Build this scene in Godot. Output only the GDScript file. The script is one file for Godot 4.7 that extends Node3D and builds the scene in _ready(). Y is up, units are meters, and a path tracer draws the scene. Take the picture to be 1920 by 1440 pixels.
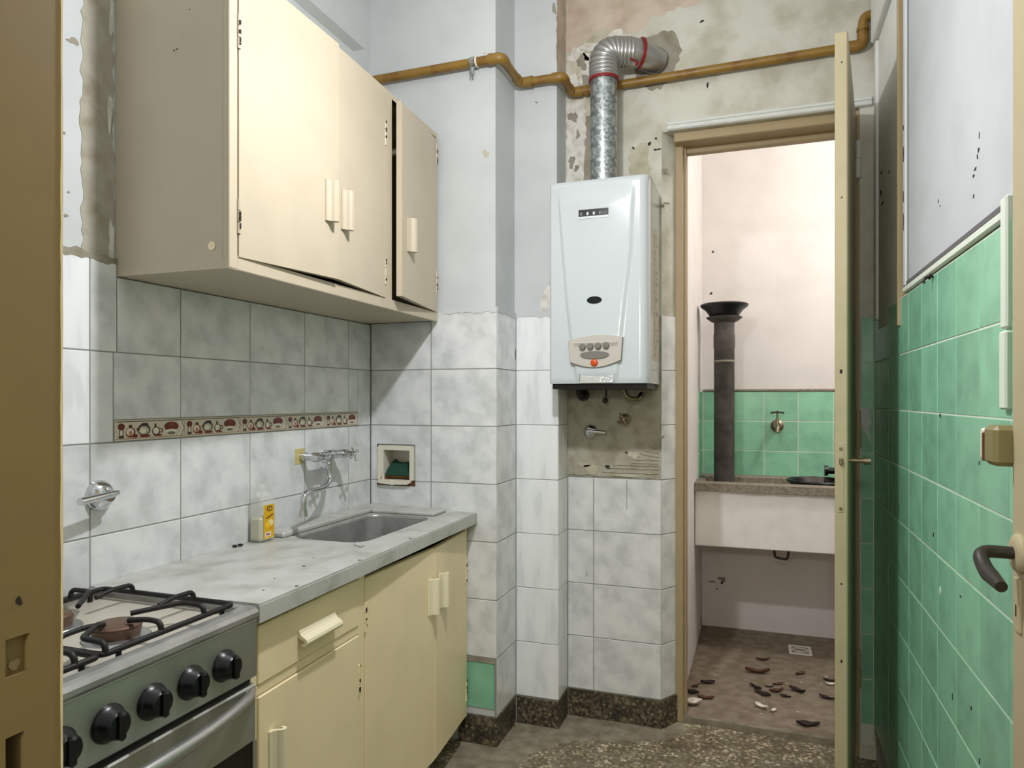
extends Node3D

# Old galley kitchen, laundry room behind. X right, Y up, world -Z is depth into the room ("depth" below is positive).
var T := Transform3D()          # modelling frame: local (u, v, w) to world
var ORG := Vector3.ZERO         # base of the thing being built; vertices are stored relative to it
var names := {}
var rng := RandomNumberGenerator.new()
var M := {}

func _ready() -> void:
	rng.seed = 7
	setup_camera_and_light()
	make_materials()
	build_shell()
	build_tiles()
	build_wear()
	build_doors()
	build_wall_cabinet()
	build_base_cabinet()
	build_counter()
	build_stove()
	build_heater()
	build_pipes()
	build_small()
	build_laundry()
	build_debris()

func setup_camera_and_light() -> void:
	var cam := Camera3D.new()
	cam.name = "camera"
	cam.projection = Camera3D.PROJECTION_FRUSTUM
	cam.near = 0.05
	cam.far = 60.0
	cam.size = 2.0 * cam.near * 720.0 / 1320.0
	cam.frustum_offset = Vector2(0, cam.near * 27.0 / 1320.0)
	cam.position = Vector3(0, 1.2, 0)
	cam.rotation.y = atan(467.0 / 1320.0)
	add_child(cam)
	cam.current = true
	var we := WorldEnvironment.new()
	we.name = "environment"
	var e := Environment.new()
	e.background_mode = Environment.BG_COLOR
	e.background_color = Color(0.02, 0.02, 0.02)
	e.tonemap_mode = Environment.TONE_MAPPER_LINEAR
	e.tonemap_exposure = 1.0
	e.sdfgi_enabled = true
	e.ssao_enabled = true
	e.ssil_enabled = true
	we.environment = e
	add_child(we)
	# bare bulb of the kitchen and bulb of the laundry; their fittings are built in lamp()
	lamp("kitchen_lamp", "bare bulb on a cord hanging from the kitchen ceiling", Vector3(-0.46, 2.22, -1.30), 2.75, Color(0.985, 0.985, 1.0), 0.66, 0.04, 0.98)
	lamp("laundry_lamp", "bare bulb on a cord hanging from the laundry ceiling", Vector3(0.95, 2.32, -2.9), 2.75, Color(1.0, 0.98, 0.975), 0.66, 0.05)
	hall_fill()

# ---------------------------------------------------------------- helpers
func frame(o: Vector3, u: Vector3, v: Vector3) -> Transform3D:
	u = u.normalized()
	v = v.normalized()
	return Transform3D(Basis(u, v, u.cross(v).normalized()), o)

func facing_left_wall(x: float) -> Transform3D:      # plane facing +X: local (depth, y, out)
	return frame(Vector3(x, 0, 0), Vector3(0, 0, -1), Vector3.UP)

func facing_camera(depth: float) -> Transform3D:     # plane facing +Z: local (x, y, out)
	return frame(Vector3(0, 0, -depth), Vector3.RIGHT, Vector3.UP)

func facing_right_wall(x: float) -> Transform3D:     # plane facing -X: local (-depth, y, out)
	return frame(Vector3(x, 0, 0), Vector3(0, 0, 1), Vector3.UP)

func lying(y: float) -> Transform3D:                 # plane facing up: local (x, depth, height)
	return frame(Vector3(0, y, 0), Vector3.RIGHT, Vector3(0, 0, -1))

func S() -> SurfaceTool:
	var st := SurfaceTool.new()
	st.begin(Mesh.PRIMITIVE_TRIANGLES)
	return st

func vert(st: SurfaceTool, p: Vector3, n: Vector3, uv := Vector2.ZERO) -> void:
	st.set_normal((T.basis * n).normalized())
	st.set_uv(uv)
	st.add_vertex(T * p - ORG)

func tri(st: SurfaceTool, a: Vector3, b: Vector3, c: Vector3, na: Vector3, nb: Vector3, nc: Vector3, ua := Vector2.ZERO, ub := Vector2.ZERO, uc := Vector2.ZERO) -> void:
	if (c - a).cross(b - a).dot(na + nb + nc) >= 0.0:
		vert(st, a, na, ua); vert(st, b, nb, ub); vert(st, c, nc, uc)
	else:
		vert(st, a, na, ua); vert(st, c, nc, uc); vert(st, b, nb, ub)

func quad(st: SurfaceTool, a: Vector3, b: Vector3, c: Vector3, d: Vector3, n: Vector3, uvs := false) -> void:
	if uvs:
		tri(st, a, b, c, n, n, n, Vector2(0, 1), Vector2(1, 1), Vector2(1, 0))
		tri(st, a, c, d, n, n, n, Vector2(0, 1), Vector2(1, 0), Vector2(0, 0))
	else:
		tri(st, a, b, c, n, n, n)
		tri(st, a, c, d, n, n, n)

func slab(st: SurfaceTool, u0: float, u1: float, v0: float, v1: float, w0: float, w1: float, b := 0.0) -> void:
	var c := Vector3((u0 + u1) / 2, (v0 + v1) / 2, (w0 + w1) / 2)
	var h := Vector3(absf(u1 - u0), absf(v1 - v0), absf(w1 - w0)) / 2
	b = minf(b, minf(h.x, minf(h.y, h.z)) * 0.95)
	var i := h - Vector3(b, b, b)
	for s in [-1.0, 1.0]:
		quad(st, c + Vector3(s * h.x, -i.y, -i.z), c + Vector3(s * h.x, i.y, -i.z), c + Vector3(s * h.x, i.y, i.z), c + Vector3(s * h.x, -i.y, i.z), Vector3(s, 0, 0))
		quad(st, c + Vector3(-i.x, s * h.y, -i.z), c + Vector3(i.x, s * h.y, -i.z), c + Vector3(i.x, s * h.y, i.z), c + Vector3(-i.x, s * h.y, i.z), Vector3(0, s, 0))
		quad(st, c + Vector3(-i.x, -i.y, s * h.z), c + Vector3(i.x, -i.y, s * h.z), c + Vector3(i.x, i.y, s * h.z), c + Vector3(-i.x, i.y, s * h.z), Vector3(0, 0, s))
	if b <= 0.0:
		return
	for s in [-1.0, 1.0]:
		for t in [-1.0, 1.0]:
			quad(st, c + Vector3(s * h.x, t * i.y, -i.z), c + Vector3(s * i.x, t * h.y, -i.z), c + Vector3(s * i.x, t * h.y, i.z), c + Vector3(s * h.x, t * i.y, i.z), Vector3(s, t, 0).normalized())
			quad(st, c + Vector3(s * h.x, -i.y, t * i.z), c + Vector3(s * i.x, -i.y, t * h.z), c + Vector3(s * i.x, i.y, t * h.z), c + Vector3(s * h.x, i.y, t * i.z), Vector3(s, 0, t).normalized())
			quad(st, c + Vector3(-i.x, s * h.y, t * i.z), c + Vector3(-i.x, s * i.y, t * h.z), c + Vector3(i.x, s * i.y, t * h.z), c + Vector3(i.x, s * h.y, t * i.z), Vector3(0, s, t).normalized())
			for r in [-1.0, 1.0]:
				var n := Vector3(s, t, r).normalized()
				tri(st, c + Vector3(s * h.x, t * i.y, r * i.z), c + Vector3(s * i.x, t * h.y, r * i.z), c + Vector3(s * i.x, t * i.y, r * h.z), n, n, n)

func prism(st: SurfaceTool, pts: PackedVector2Array, w0: float, w1: float, back := true) -> void:
	if Geometry2D.is_polygon_clockwise(pts):
		pts.reverse()
	var ix := Geometry2D.triangulate_polygon(pts)
	var f := Vector3(0, 0, 1)
	for k in range(0, ix.size(), 3):
		var a := pts[ix[k]]
		var b := pts[ix[k + 1]]
		var c := pts[ix[k + 2]]
		tri(st, Vector3(a.x, a.y, w1), Vector3(b.x, b.y, w1), Vector3(c.x, c.y, w1), f, f, f)
		if back:
			tri(st, Vector3(a.x, a.y, w0), Vector3(b.x, b.y, w0), Vector3(c.x, c.y, w0), -f, -f, -f)
	for k in pts.size():
		var a := pts[k]
		var b := pts[(k + 1) % pts.size()]
		var out := Vector3(b.y - a.y, a.x - b.x, 0)
		if out.length() < 1e-7:
			continue
		out = out.normalized()
		quad(st, Vector3(a.x, a.y, w0), Vector3(b.x, b.y, w0), Vector3(b.x, b.y, w1), Vector3(a.x, a.y, w1), out)

# profile swept along local u: profile points are (v, w)
func extrude_u(st: SurfaceTool, prof: PackedVector2Array, u0: float, u1: float) -> void:
	var keep := T
	T = T * Transform3D(Basis(Vector3(0, 1, 0), Vector3(0, 0, 1), Vector3(1, 0, 0)), Vector3.ZERO)
	prism(st, prof, u0, u1)
	T = keep

func lathe(st: SurfaceTool, prof: Array, seg := 24) -> void:      # profile of Vector2(radius, height along w), from low to high on the outside
	var ns := []
	for k in prof.size() - 1:
		var d: Vector2 = prof[k + 1] - prof[k]
		ns.append(Vector2(d.y, -d.x).normalized() if d.length() > 1e-8 else Vector2(1, 0))
	for k in prof.size() - 1:
		var n0: Vector2 = ns[k]
		var n1: Vector2 = ns[k]
		if k > 0 and ns[k - 1].dot(ns[k]) > 0.75:
			n0 = (ns[k - 1] + ns[k]).normalized()
		if k < ns.size() - 1 and ns[k + 1].dot(ns[k]) > 0.75:
			n1 = (ns[k + 1] + ns[k]).normalized()
		var p: Vector2 = prof[k]
		var q: Vector2 = prof[k + 1]
		for j in seg:
			var a := TAU * j / seg
			var b := TAU * (j + 1) / seg
			var ca := Vector3(cos(a), sin(a), 0)
			var cb := Vector3(cos(b), sin(b), 0)
			var z := Vector3(0, 0, 1)
			var A := ca * p.x + z * p.y
			var B := cb * p.x + z * p.y
			var C := cb * q.x + z * q.y
			var D := ca * q.x + z * q.y
			var na := ca * n0.x + z * n0.y
			var nb := cb * n0.x + z * n0.y
			var nc := cb * n1.x + z * n1.y
			var nd := ca * n1.x + z * n1.y
			if p.x > 1e-6:
				tri(st, A, B, C, na, nb, nc)
			if q.x > 1e-6:
				tri(st, A, C, D, na, nc, nd)

func rounded(pts: Array, r: float, n := 6) -> Array:      # a polyline with its corners rounded
	var out := [pts[0]]
	for k in range(1, pts.size() - 1):
		var a: Vector3 = pts[k - 1]
		var b: Vector3 = pts[k]
		var c: Vector3 = pts[k + 1]
		var p := b + (a - b).normalized() * minf(r, (a - b).length() * 0.49)
		var q := b + (c - b).normalized() * minf(r, (c - b).length() * 0.49)
		for j in n + 1:
			var t := float(j) / n
			out.append(p.lerp(b, t).lerp(b.lerp(q, t), t))
	out.append(pts[-1])
	return out

func tube(st: SurfaceTool, pts: Array, radius, sides := 12, capped := true) -> void:    # radius: a number or one per point
	var rs := []
	for k in pts.size():
		rs.append(radius[k] if radius is Array else radius)
	var dirs := []
	for k in pts.size():
		var d: Vector3 = pts[mini(k + 1, pts.size() - 1)] - pts[maxi(k - 1, 0)]
		dirs.append(d.normalized())
	var up := Vector3.UP if absf(dirs[0].y) < 0.9 else Vector3.RIGHT
	var x: Vector3 = dirs[0].cross(up).normalized()
	var rings := []
	var norms := []
	for k in pts.size():
		x = (x - dirs[k] * x.dot(dirs[k])).normalized()
		var y: Vector3 = dirs[k].cross(x)
		var ring := []
		var nn := []
		var k0 := maxi(k - 1, 0)
		var k1 := mini(k + 1, pts.size() - 1)
		var span: float = (pts[k1] - pts[k0]).length()
		var slope: float = (rs[k1] - rs[k0]) / span if span > 1e-6 else 0.0
		for j in sides:
			var a := TAU * j / sides
			var n := x * cos(a) + y * sin(a)
			nn.append((n - dirs[k] * slope).normalized())
			ring.append(pts[k] + n * rs[k])
		rings.append(ring)
		norms.append(nn)
	for k in pts.size() - 1:
		for j in sides:
			var i := (j + 1) % sides
			tri(st, rings[k][j], rings[k][i], rings[k + 1][i], norms[k][j], norms[k][i], norms[k + 1][i])
			tri(st, rings[k][j], rings[k + 1][i], rings[k + 1][j], norms[k][j], norms[k + 1][i], norms[k + 1][j])
	if capped:
		for e in [0, pts.size() - 1]:
			var n: Vector3 = -dirs[0] if e == 0 else dirs[-1]
			for j in sides:
				tri(st, pts[e], rings[e][j], rings[e][(j + 1) % sides], n, n, n)

func surf(st: SurfaceTool, P: Array, outward: Vector3, towards := false, ring := false) -> void:      # smooth sheet over a grid of points; outward is a direction, or with towards a point it faces
	var nv := P.size()
	var nu: int = P[0].size()
	var N := []
	for j in nv:
		var row := []
		for i in nu:
			var du: Vector3 = P[j][1 if ring and i == nu - 1 else mini(i + 1, nu - 1)] - P[j][nu - 2 if ring and i == 0 else maxi(i - 1, 0)]
			var dv: Vector3 = P[mini(j + 1, nv - 1)][i] - P[maxi(j - 1, 0)][i]
			var n := du.cross(dv).normalized()
			var look: Vector3 = outward - P[j][i] if towards else outward
			row.append(n if n.dot(look) >= 0.0 else -n)
		N.append(row)
	for j in nv - 1:
		for i in nu - 1:
			tri(st, P[j][i], P[j][i + 1], P[j + 1][i + 1], N[j][i], N[j][i + 1], N[j + 1][i + 1])
			tri(st, P[j][i], P[j + 1][i + 1], P[j + 1][i], N[j][i], N[j + 1][i + 1], N[j + 1][i])

func ball(st: SurfaceTool, c: Vector3, r: float, seg := 12) -> void:
	var keep := T
	T = T * Transform3D(Basis(), c)
	var prof := []
	for k in 9:
		var a := -PI / 2 + PI * k / 8
		prof.append(Vector2(r * cos(a) if k > 0 and k < 8 else 0.0, r * sin(a)))
	lathe(st, prof, seg)
	T = keep

func blob_outline(cx: float, cy: float, rx: float, ry: float, rough := 0.25, n := 28) -> PackedVector2Array:
	var pts := PackedVector2Array()
	var a1 := rng.randf() * TAU
	var a2 := rng.randf() * TAU
	for k in n:
		var a := TAU * k / n
		var r := 1.0 + rough * (0.5 * sin(2 * a + a1) + 0.4 * sin(3 * a + a2) + rng.randf_range(-0.5, 0.5))
		pts.append(Vector2(cx + cos(a) * rx * r, cy + sin(a) * ry * r))
	return pts

func ragged(pts: Array, amp: float, step := 0.02) -> PackedVector2Array:      # polygon with its edges broken up
	for attempt in 8:
		var p := ragged_once(pts, amp * pow(0.8, attempt), step)
		if Geometry2D.triangulate_polygon(p).size() > 0:
			return p
	return PackedVector2Array(pts)

func ragged_once(pts: Array, amp: float, step: float) -> PackedVector2Array:
	var out := PackedVector2Array()
	for k in pts.size():
		var a: Vector2 = pts[k]
		var b: Vector2 = pts[(k + 1) % pts.size()]
		var n := maxi(1, int((b - a).length() / step))
		var side := (b - a).normalized().orthogonal()
		for j in n:
			out.append(a.lerp(b, float(j) / n) + (side * rng.randf_range(-amp, amp) if j > 0 else Vector2.ZERO))
	return out

# ---------------------------------------------------------------- scene tree
func numbered(called: String) -> String:
	var n: int = names.get(called, 0)
	names[called] = n + 1
	return called if n == 0 else "%s_%03d" % [called, n]

func tag(o: Node3D, label: String, category: String, group := "", kind := "") -> void:
	if label: o.set_meta("label", label)
	if category: o.set_meta("category", category)
	if group: o.set_meta("group", group)
	if kind: o.set_meta("kind", kind)

func thing(called: String, label: String, category: String, at := Vector3.ZERO, group := "", kind := "") -> Node3D:
	var o := Node3D.new()
	o.name = numbered(called)
	o.position = at
	add_child(o)
	tag(o, label, category, group, kind)
	ORG = at
	return o

func obj(called: String, st: SurfaceTool, m: Material, parent: Node3D, label := "") -> MeshInstance3D:
	var o := MeshInstance3D.new()
	o.name = called
	o.mesh = st.commit()
	o.mesh.surface_set_material(0, m)
	o.cast_shadow = GeometryInstance3D.SHADOW_CASTING_SETTING_ON
	parent.add_child(o, true)
	if label:
		o.set_meta("label", label)
	return o

func single(called: String, st: SurfaceTool, m: Material, label: String, category: String, at := Vector3.ZERO, group := "", kind := "") -> MeshInstance3D:
	var o := obj(numbered(called), st, m, self)
	o.position = at
	tag(o, label, category, group, kind)
	return o

func lamp(called: String, label: String, at: Vector3, ceiling: float, tint: Color, energy: float, size: float, downward := 0.0) -> void:
	var t := thing(called, label, "lamp", at)
	T = frame(at, Vector3.RIGHT, Vector3(0, 0, -1))
	var glow := StandardMaterial3D.new()
	glow.albedo_color = Color(0.9, 0.9, 0.88)
	glow.emission_enabled = true
	glow.emission = tint
	glow.emission_energy_multiplier = 6.0
	var st := S()
	lathe(st, [Vector2(0, -size), Vector2(size * 0.6, -size * 0.8), Vector2(size, -size * 0.1), Vector2(size * 0.95, size * 0.3), Vector2(size * 0.5, size * 1.0), Vector2(0.013, size * 1.4), Vector2(0.013, size * 1.9), Vector2(0, size * 1.9)], 20)
	obj("bulb", st, glow, t)
	var black := StandardMaterial3D.new()
	black.albedo_color = Color(0.08, 0.08, 0.08)
	st = S()
	lathe(st, [Vector2(0, size * 1.7), Vector2(0.018, size * 1.7), Vector2(0.02, size * 1.7 + 0.045), Vector2(0.008, size * 1.7 + 0.06), Vector2(0, size * 1.7 + 0.06)], 16)
	obj("socket", st, black, t)
	st = S()
	tube(st, [Vector3(0, 0, size * 1.7 + 0.05), Vector3(0, 0, ceiling - at.y - 0.001)], 0.003, 6)
	obj("cord", st, black, t)
	var l := OmniLight3D.new()
	l.name = called + "_light"
	l.light_color = tint
	l.light_energy = energy
	l.light_size = size * 0.8
	l.omni_range = 12.0
	l.omni_attenuation = 2.0
	l.shadow_enabled = true
	t.add_child(l)
	if downward > 0.0:      # added downward spot that brightens floor, lower cabinets and lower walls
		var d := SpotLight3D.new()
		d.name = called + "_down_fill"
		d.light_color = tint
		d.light_energy = downward
		d.light_size = size * 0.8
		d.spot_angle = 84.0
		d.spot_angle_attenuation = 1.0
		d.spot_range = 12.0
		d.spot_attenuation = 2.0
		d.shadow_enabled = true
		d.rotation_degrees.x = -90
		t.add_child(d)

func hall_fill() -> void:      # unseen fill lamp added behind the viewer, shaped as a frosted globe
	lamp("hall_fill_lamp", "added fill lamp shaped as a frosted globe in the hall before the kitchen", Vector3(-0.10, 1.78, 1.2), 2.75, Color(1.0, 0.985, 0.96), 0.85, 0.12)

# ---------------------------------------------------------------- materials
func noise_tex(freq: float, colors: Array, octaves := 4, type := FastNoiseLite.TYPE_SIMPLEX_SMOOTH, warp := 0.0, size := 512, seed_ := 1, stops := []) -> NoiseTexture2D:
	var n := FastNoiseLite.new()
	n.noise_type = type
	n.seed = seed_
	n.frequency = freq
	n.fractal_octaves = octaves
	if type == FastNoiseLite.TYPE_CELLULAR:
		n.fractal_type = FastNoiseLite.FRACTAL_NONE
		n.cellular_return_type = FastNoiseLite.RETURN_CELL_VALUE
	if warp > 0.0:
		n.domain_warp_enabled = true
		n.domain_warp_amplitude = warp
		n.domain_warp_frequency = freq * 0.7
	var t := NoiseTexture2D.new()
	t.width = size
	t.height = size
	t.seamless = true
	t.noise = n
	var g := Gradient.new()
	var offs := PackedFloat32Array()
	var cols := PackedColorArray()
	for k in colors.size():
		offs.append(stops[k] if stops.size() else float(k) / (colors.size() - 1))
		cols.append(colors[k])
	g.offsets = offs
	g.colors = cols
	t.color_ramp = g
	return t

func normal_tex(freq: float, strength: float, octaves := 4, seed_ := 3) -> NoiseTexture2D:
	var n := FastNoiseLite.new()
	n.seed = seed_
	n.frequency = freq
	n.fractal_octaves = octaves
	var t := NoiseTexture2D.new()
	t.width = 512
	t.height = 512
	t.seamless = true
	t.as_normal_map = true
	t.bump_strength = strength
	t.noise = n
	return t

func mat(c: Color, rough := 0.6, metal := 0.0, tex: Texture2D = null, per_metre := 1.0, spec := 0.5) -> StandardMaterial3D:
	var m := StandardMaterial3D.new()
	m.albedo_color = c
	m.roughness = rough
	m.metallic = metal
	m.metallic_specular = spec
	if tex:
		m.albedo_texture = tex
		m.uv1_triplanar = true
		m.uv1_triplanar_sharpness = 8.0
		m.uv1_scale = Vector3.ONE * per_metre
	return m

func bumpy(m: StandardMaterial3D, tex: Texture2D, scale: float) -> StandardMaterial3D:
	m.normal_enabled = true
	m.normal_texture = tex
	m.normal_scale = scale
	return m

func grey(a: float) -> Color:
	return Color(a, a, a)

func make_materials() -> void:
	var cloud := noise_tex(0.01, [grey(0.955), grey(0.985), grey(1.0)], 4, FastNoiseLite.TYPE_SIMPLEX_SMOOTH, 6.0)
	var grime := noise_tex(0.012, [Color(0.87, 0.86, 0.82), Color(0.955, 0.95, 0.94), grey(1.0)], 5, FastNoiseLite.TYPE_SIMPLEX_SMOOTH, 30.0, 512, 5, [0.1, 0.42, 0.7])
	var plaster_bump := normal_tex(0.02, 3.0, 4)
	var soft_bump := normal_tex(0.01, 2.0, 3, 9)
	M.plaster = bumpy(mat(Color(0.79, 0.805, 0.805), 0.75, 0, cloud, 0.9), soft_bump, 0.35)
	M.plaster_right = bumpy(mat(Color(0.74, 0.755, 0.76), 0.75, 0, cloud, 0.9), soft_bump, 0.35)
	M.plaster_old = bumpy(mat(Color(0.81, 0.805, 0.755), 0.8, 0, grime, 0.9), plaster_bump, 0.5)
	M.plaster_pink = bumpy(mat(Color(0.90, 0.88, 0.87), 0.75, 0, cloud, 0.8), soft_bump, 0.2)
	M.apron = bumpy(mat(Color(0.95, 0.94, 0.92), 0.75, 0, cloud, 1.5), soft_bump, 0.4)
	M.plaster_dark = bumpy(mat(Color(0.6, 0.58, 0.52), 0.9, 0, grime, 2.0), plaster_bump, 0.8)
	M.plaster_white = bumpy(mat(Color(0.87, 0.86, 0.83), 0.8, 0, grime, 3.0), plaster_bump, 0.8)
	M.stain_pink = bumpy(mat(Color(0.80, 0.735, 0.67), 0.8, 0, grime, 1.3), plaster_bump, 0.5)
	M.stain_tan = bumpy(mat(Color(0.77, 0.75, 0.67), 0.85, 0, grime, 1.6), plaster_bump, 0.5)
	M.shadow_band_grey = mat(Color(0.66, 0.675, 0.66), 0.85)  # grey of the shadowed band painted on the left wall
	M.cement = bumpy(mat(Color(0.68, 0.66, 0.60), 0.95, 0, grime, 2.2), plaster_bump, 0.9)
	M.grout = mat(Color(0.55, 0.56, 0.53), 0.9)
	M.grout_white = mat(Color(0.83, 0.86, 0.80), 0.85)
	M.ceiling = mat(Color(0.88, 0.88, 0.86), 0.85)
	M.hall = mat(Color(0.72, 0.68, 0.58), 0.85)
	M.shadow_crack_grey = mat(Color(0.38, 0.37, 0.37), 0.9)  # tile cracks, and the painted shadow line over the green tiles
	M.chip = mat(Color(0.17, 0.15, 0.13), 0.9)
	M.black = mat(Color(0.03, 0.03, 0.03), 0.6)
	var marble := noise_tex(0.0065, [Color(0.875, 0.88, 0.875), Color(0.925, 0.928, 0.926), Color(0.96, 0.962, 0.96), Color(0.99, 0.99, 0.985)], 4, FastNoiseLite.TYPE_SIMPLEX_SMOOTH, 45.0, 512, 11, [0.15, 0.4, 0.58, 0.85])
	M.tile = []
	for k in 6:
		var m := mat(Color(0.90, 0.905, 0.905), 0.22, 0, marble, 2.6)
		m.uv1_offset = Vector3(0.31 * k, 0.17 * k + 0.11, 0.53 * k)
		M.tile.append(m)
	var streak := noise_tex(0.007, [Color(0.925, 0.93, 0.93), grey(0.97), Color(0.99, 0.99, 0.985)], 3, FastNoiseLite.TYPE_SIMPLEX_SMOOTH, 35.0, 512, 23, [0.2, 0.38, 0.7])
	M.tile_pale = []
	for k in 3:
		var m := mat(Color(0.94, 0.95, 0.955), 0.2, 0, streak, 2.2)
		m.uv1_scale = Vector3(4.0, 0.9, 4.0)
		m.uv1_offset = Vector3(0.37 * k, 0.29 * k, 0.1)
		M.tile_pale.append(m)
	var greentex := noise_tex(0.01, [grey(0.88), grey(0.96), grey(1.0)], 4, FastNoiseLite.TYPE_SIMPLEX_SMOOTH, 10.0, 512, 31)
	M.green = []
	for k in 5:
		var f: float = [1.0, 0.965, 1.02, 0.985, 0.95][k]
		var m := mat(Color(0.57 * f, 0.815 * f, 0.68 * f), 0.25, 0, greentex, 1.7)
		m.uv1_offset = Vector3(0.21 * k, 0.4 * k, 0.13 * k)
		M.green.append(m)
	var terrazzo := noise_tex(0.055, [Color(0.46, 0.43, 0.37), Color(0.53, 0.50, 0.43), Color(0.58, 0.55, 0.48), Color(0.66, 0.62, 0.54), Color(0.88, 0.84, 0.75)], 1, FastNoiseLite.TYPE_CELLULAR, 9.0, 1024, 41, [0.0, 0.35, 0.6, 0.8, 0.97])
	M.terrazzo = mat(Color(0.92, 0.92, 0.9), 0.45, 0, terrazzo, 1.9)
	M.terrazzo.albedo_color = Color(1, 1, 0.98)
	var dirt := noise_tex(0.012, [Color(0.74, 0.70, 0.64), Color(0.88, 0.86, 0.83), grey(1.0)], 5, FastNoiseLite.TYPE_SIMPLEX_SMOOTH, 25.0, 512, 43)
	M.terrazzo.detail_enabled = true
	M.terrazzo.detail_albedo = dirt
	M.terrazzo.detail_blend_mode = BaseMaterial3D.BLEND_MODE_MUL
	M.terrazzo.detail_uv_layer = BaseMaterial3D.DETAIL_UV_2
	M.terrazzo.uv2_triplanar = true
	M.terrazzo.uv2_scale = Vector3.ONE * 1.3
	M.floor_cement = bumpy(mat(Color(0.60, 0.575, 0.51), 0.65, 0, dirt, 2.0), soft_bump, 0.4)
	M.floor_dirty = bumpy(mat(Color(0.60, 0.58, 0.535), 0.8, 0, noise_tex(0.02, [Color(0.74, 0.67, 0.58), Color(0.86, 0.80, 0.74), Color(0.98, 0.95, 0.92)], 6, FastNoiseLite.TYPE_SIMPLEX_SMOOTH, 20.0, 512, 47), 1.4), plaster_bump, 0.7)
	var granite := noise_tex(0.09, [Color(0.16, 0.14, 0.12), Color(0.30, 0.27, 0.22), Color(0.38, 0.34, 0.28), Color(0.52, 0.48, 0.40)], 1, FastNoiseLite.TYPE_CELLULAR, 5.0, 512, 53, [0.0, 0.45, 0.75, 1.0])
	M.granite = mat(Color(1.0, 0.99, 0.95), 0.55, 0, granite, 2.4)
	var paint := noise_tex(0.008, [grey(0.965), grey(0.99), grey(1.0)], 3, FastNoiseLite.TYPE_SIMPLEX_SMOOTH, 4.0, 512, 61)
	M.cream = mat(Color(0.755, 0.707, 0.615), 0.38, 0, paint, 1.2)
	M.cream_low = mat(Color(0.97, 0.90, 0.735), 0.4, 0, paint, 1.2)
	M.cream_handle = mat(Color(0.92, 0.88, 0.76), 0.4)
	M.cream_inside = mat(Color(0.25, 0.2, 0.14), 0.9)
	M.door_paint = bumpy(mat(Color(0.71, 0.665, 0.53), 0.45, 0, paint, 1.6), soft_bump, 0.2)
	M.frame_paint = bumpy(mat(Color(0.66, 0.585, 0.44), 0.55, 0, paint, 2.0), soft_bump, 0.3)
	M.jamb = bumpy(mat(Color(0.555, 0.475, 0.30), 0.5, 0, paint, 2.5), soft_bump, 0.15)
	M.trim_white = bumpy(mat(Color(0.86, 0.87, 0.85), 0.6, 0, cloud, 1.6), soft_bump, 0.4)
	var slabtex := noise_tex(0.01, [Color(0.84, 0.835, 0.80), Color(0.935, 0.93, 0.91), Color(0.985, 0.98, 0.97)], 6, FastNoiseLite.TYPE_SIMPLEX_SMOOTH, 40.0, 512, 67, [0.1, 0.42, 0.7])
	M.marble_top = mat(Color(0.755, 0.765, 0.75), 0.4, 0, slabtex, 1.5)
	M.steel = mat(Color(0.74, 0.74, 0.73), 0.36, 0.6, noise_tex(0.01, [grey(0.8), grey(1.0)], 4, FastNoiseLite.TYPE_SIMPLEX_SMOOTH, 10.0, 256, 71), 3.0)
	M.steel_panel = mat(Color(0.76, 0.77, 0.74), 0.38, 0.85, noise_tex(0.01, [grey(0.86), grey(1.0)], 4, FastNoiseLite.TYPE_SIMPLEX_SMOOTH, 10.0, 256, 73), 2.0)
	M.hob = mat(Color(0.80, 0.78, 0.72), 0.4, 0.3)
	M.chrome = mat(Color(0.82, 0.83, 0.84), 0.12, 1.0)
	M.brass_dull = mat(Color(0.55, 0.50, 0.42), 0.35, 0.9)
	M.iron_black = mat(Color(0.075, 0.065, 0.055), 0.5, 0.1)
	M.burner_brown = mat(Color(0.42, 0.33, 0.27), 0.5, 0.4)
	M.plastic_black = mat(Color(0.035, 0.035, 0.035), 0.32)
	M.dark_glass = mat(Color(0.015, 0.015, 0.015), 0.08)
	M.enamel = mat(Color(0.775, 0.805, 0.815), 0.18)
	M.enamel.clearcoat_enabled = true
	M.enamel.clearcoat = 0.5
	M.enamel.clearcoat_roughness = 0.08
	M.heater_grey = mat(Color(0.74, 0.72, 0.68), 0.4)
	M.heater_button = mat(Color(0.46, 0.45, 0.42), 0.35)
	M.orange = mat(Color(0.80, 0.30, 0.08), 0.3)
	var zinc := noise_tex(0.03, [Color(0.58, 0.60, 0.60), Color(0.74, 0.76, 0.76), Color(0.92, 0.93, 0.93)], 3, FastNoiseLite.TYPE_CELLULAR, 8.0, 512, 79)
	M.zinc = mat(Color(0.86, 0.87, 0.87), 0.36, 0.8, zinc, 9.0)
	M.aluminium = mat(Color(0.70, 0.70, 0.69), 0.34, 0.85)
	M.red_tape = mat(Color(0.50, 0.06, 0.07), 0.4)
	M.gas_paint = mat(Color(0.56, 0.43, 0.17), 0.42, 0, noise_tex(0.012, [Color(0.85, 0.78, 0.68), grey(0.96), grey(1.0)], 4, FastNoiseLite.TYPE_SIMPLEX_SMOOTH, 10.0, 256, 83, [0.15, 0.45, 1.0]), 3.0)
	M.ceramic = mat(Color(0.88, 0.86, 0.79), 0.2)
	M.ceramic_yellow = mat(Color(0.80, 0.74, 0.50), 0.3)
	M.sponge_green = mat(Color(0.10, 0.26, 0.20), 0.95)
	M.sponge_brown = mat(Color(0.55, 0.36, 0.14), 0.95)
	M.rust = mat(Color(0.40, 0.24, 0.12), 0.8)
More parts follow.
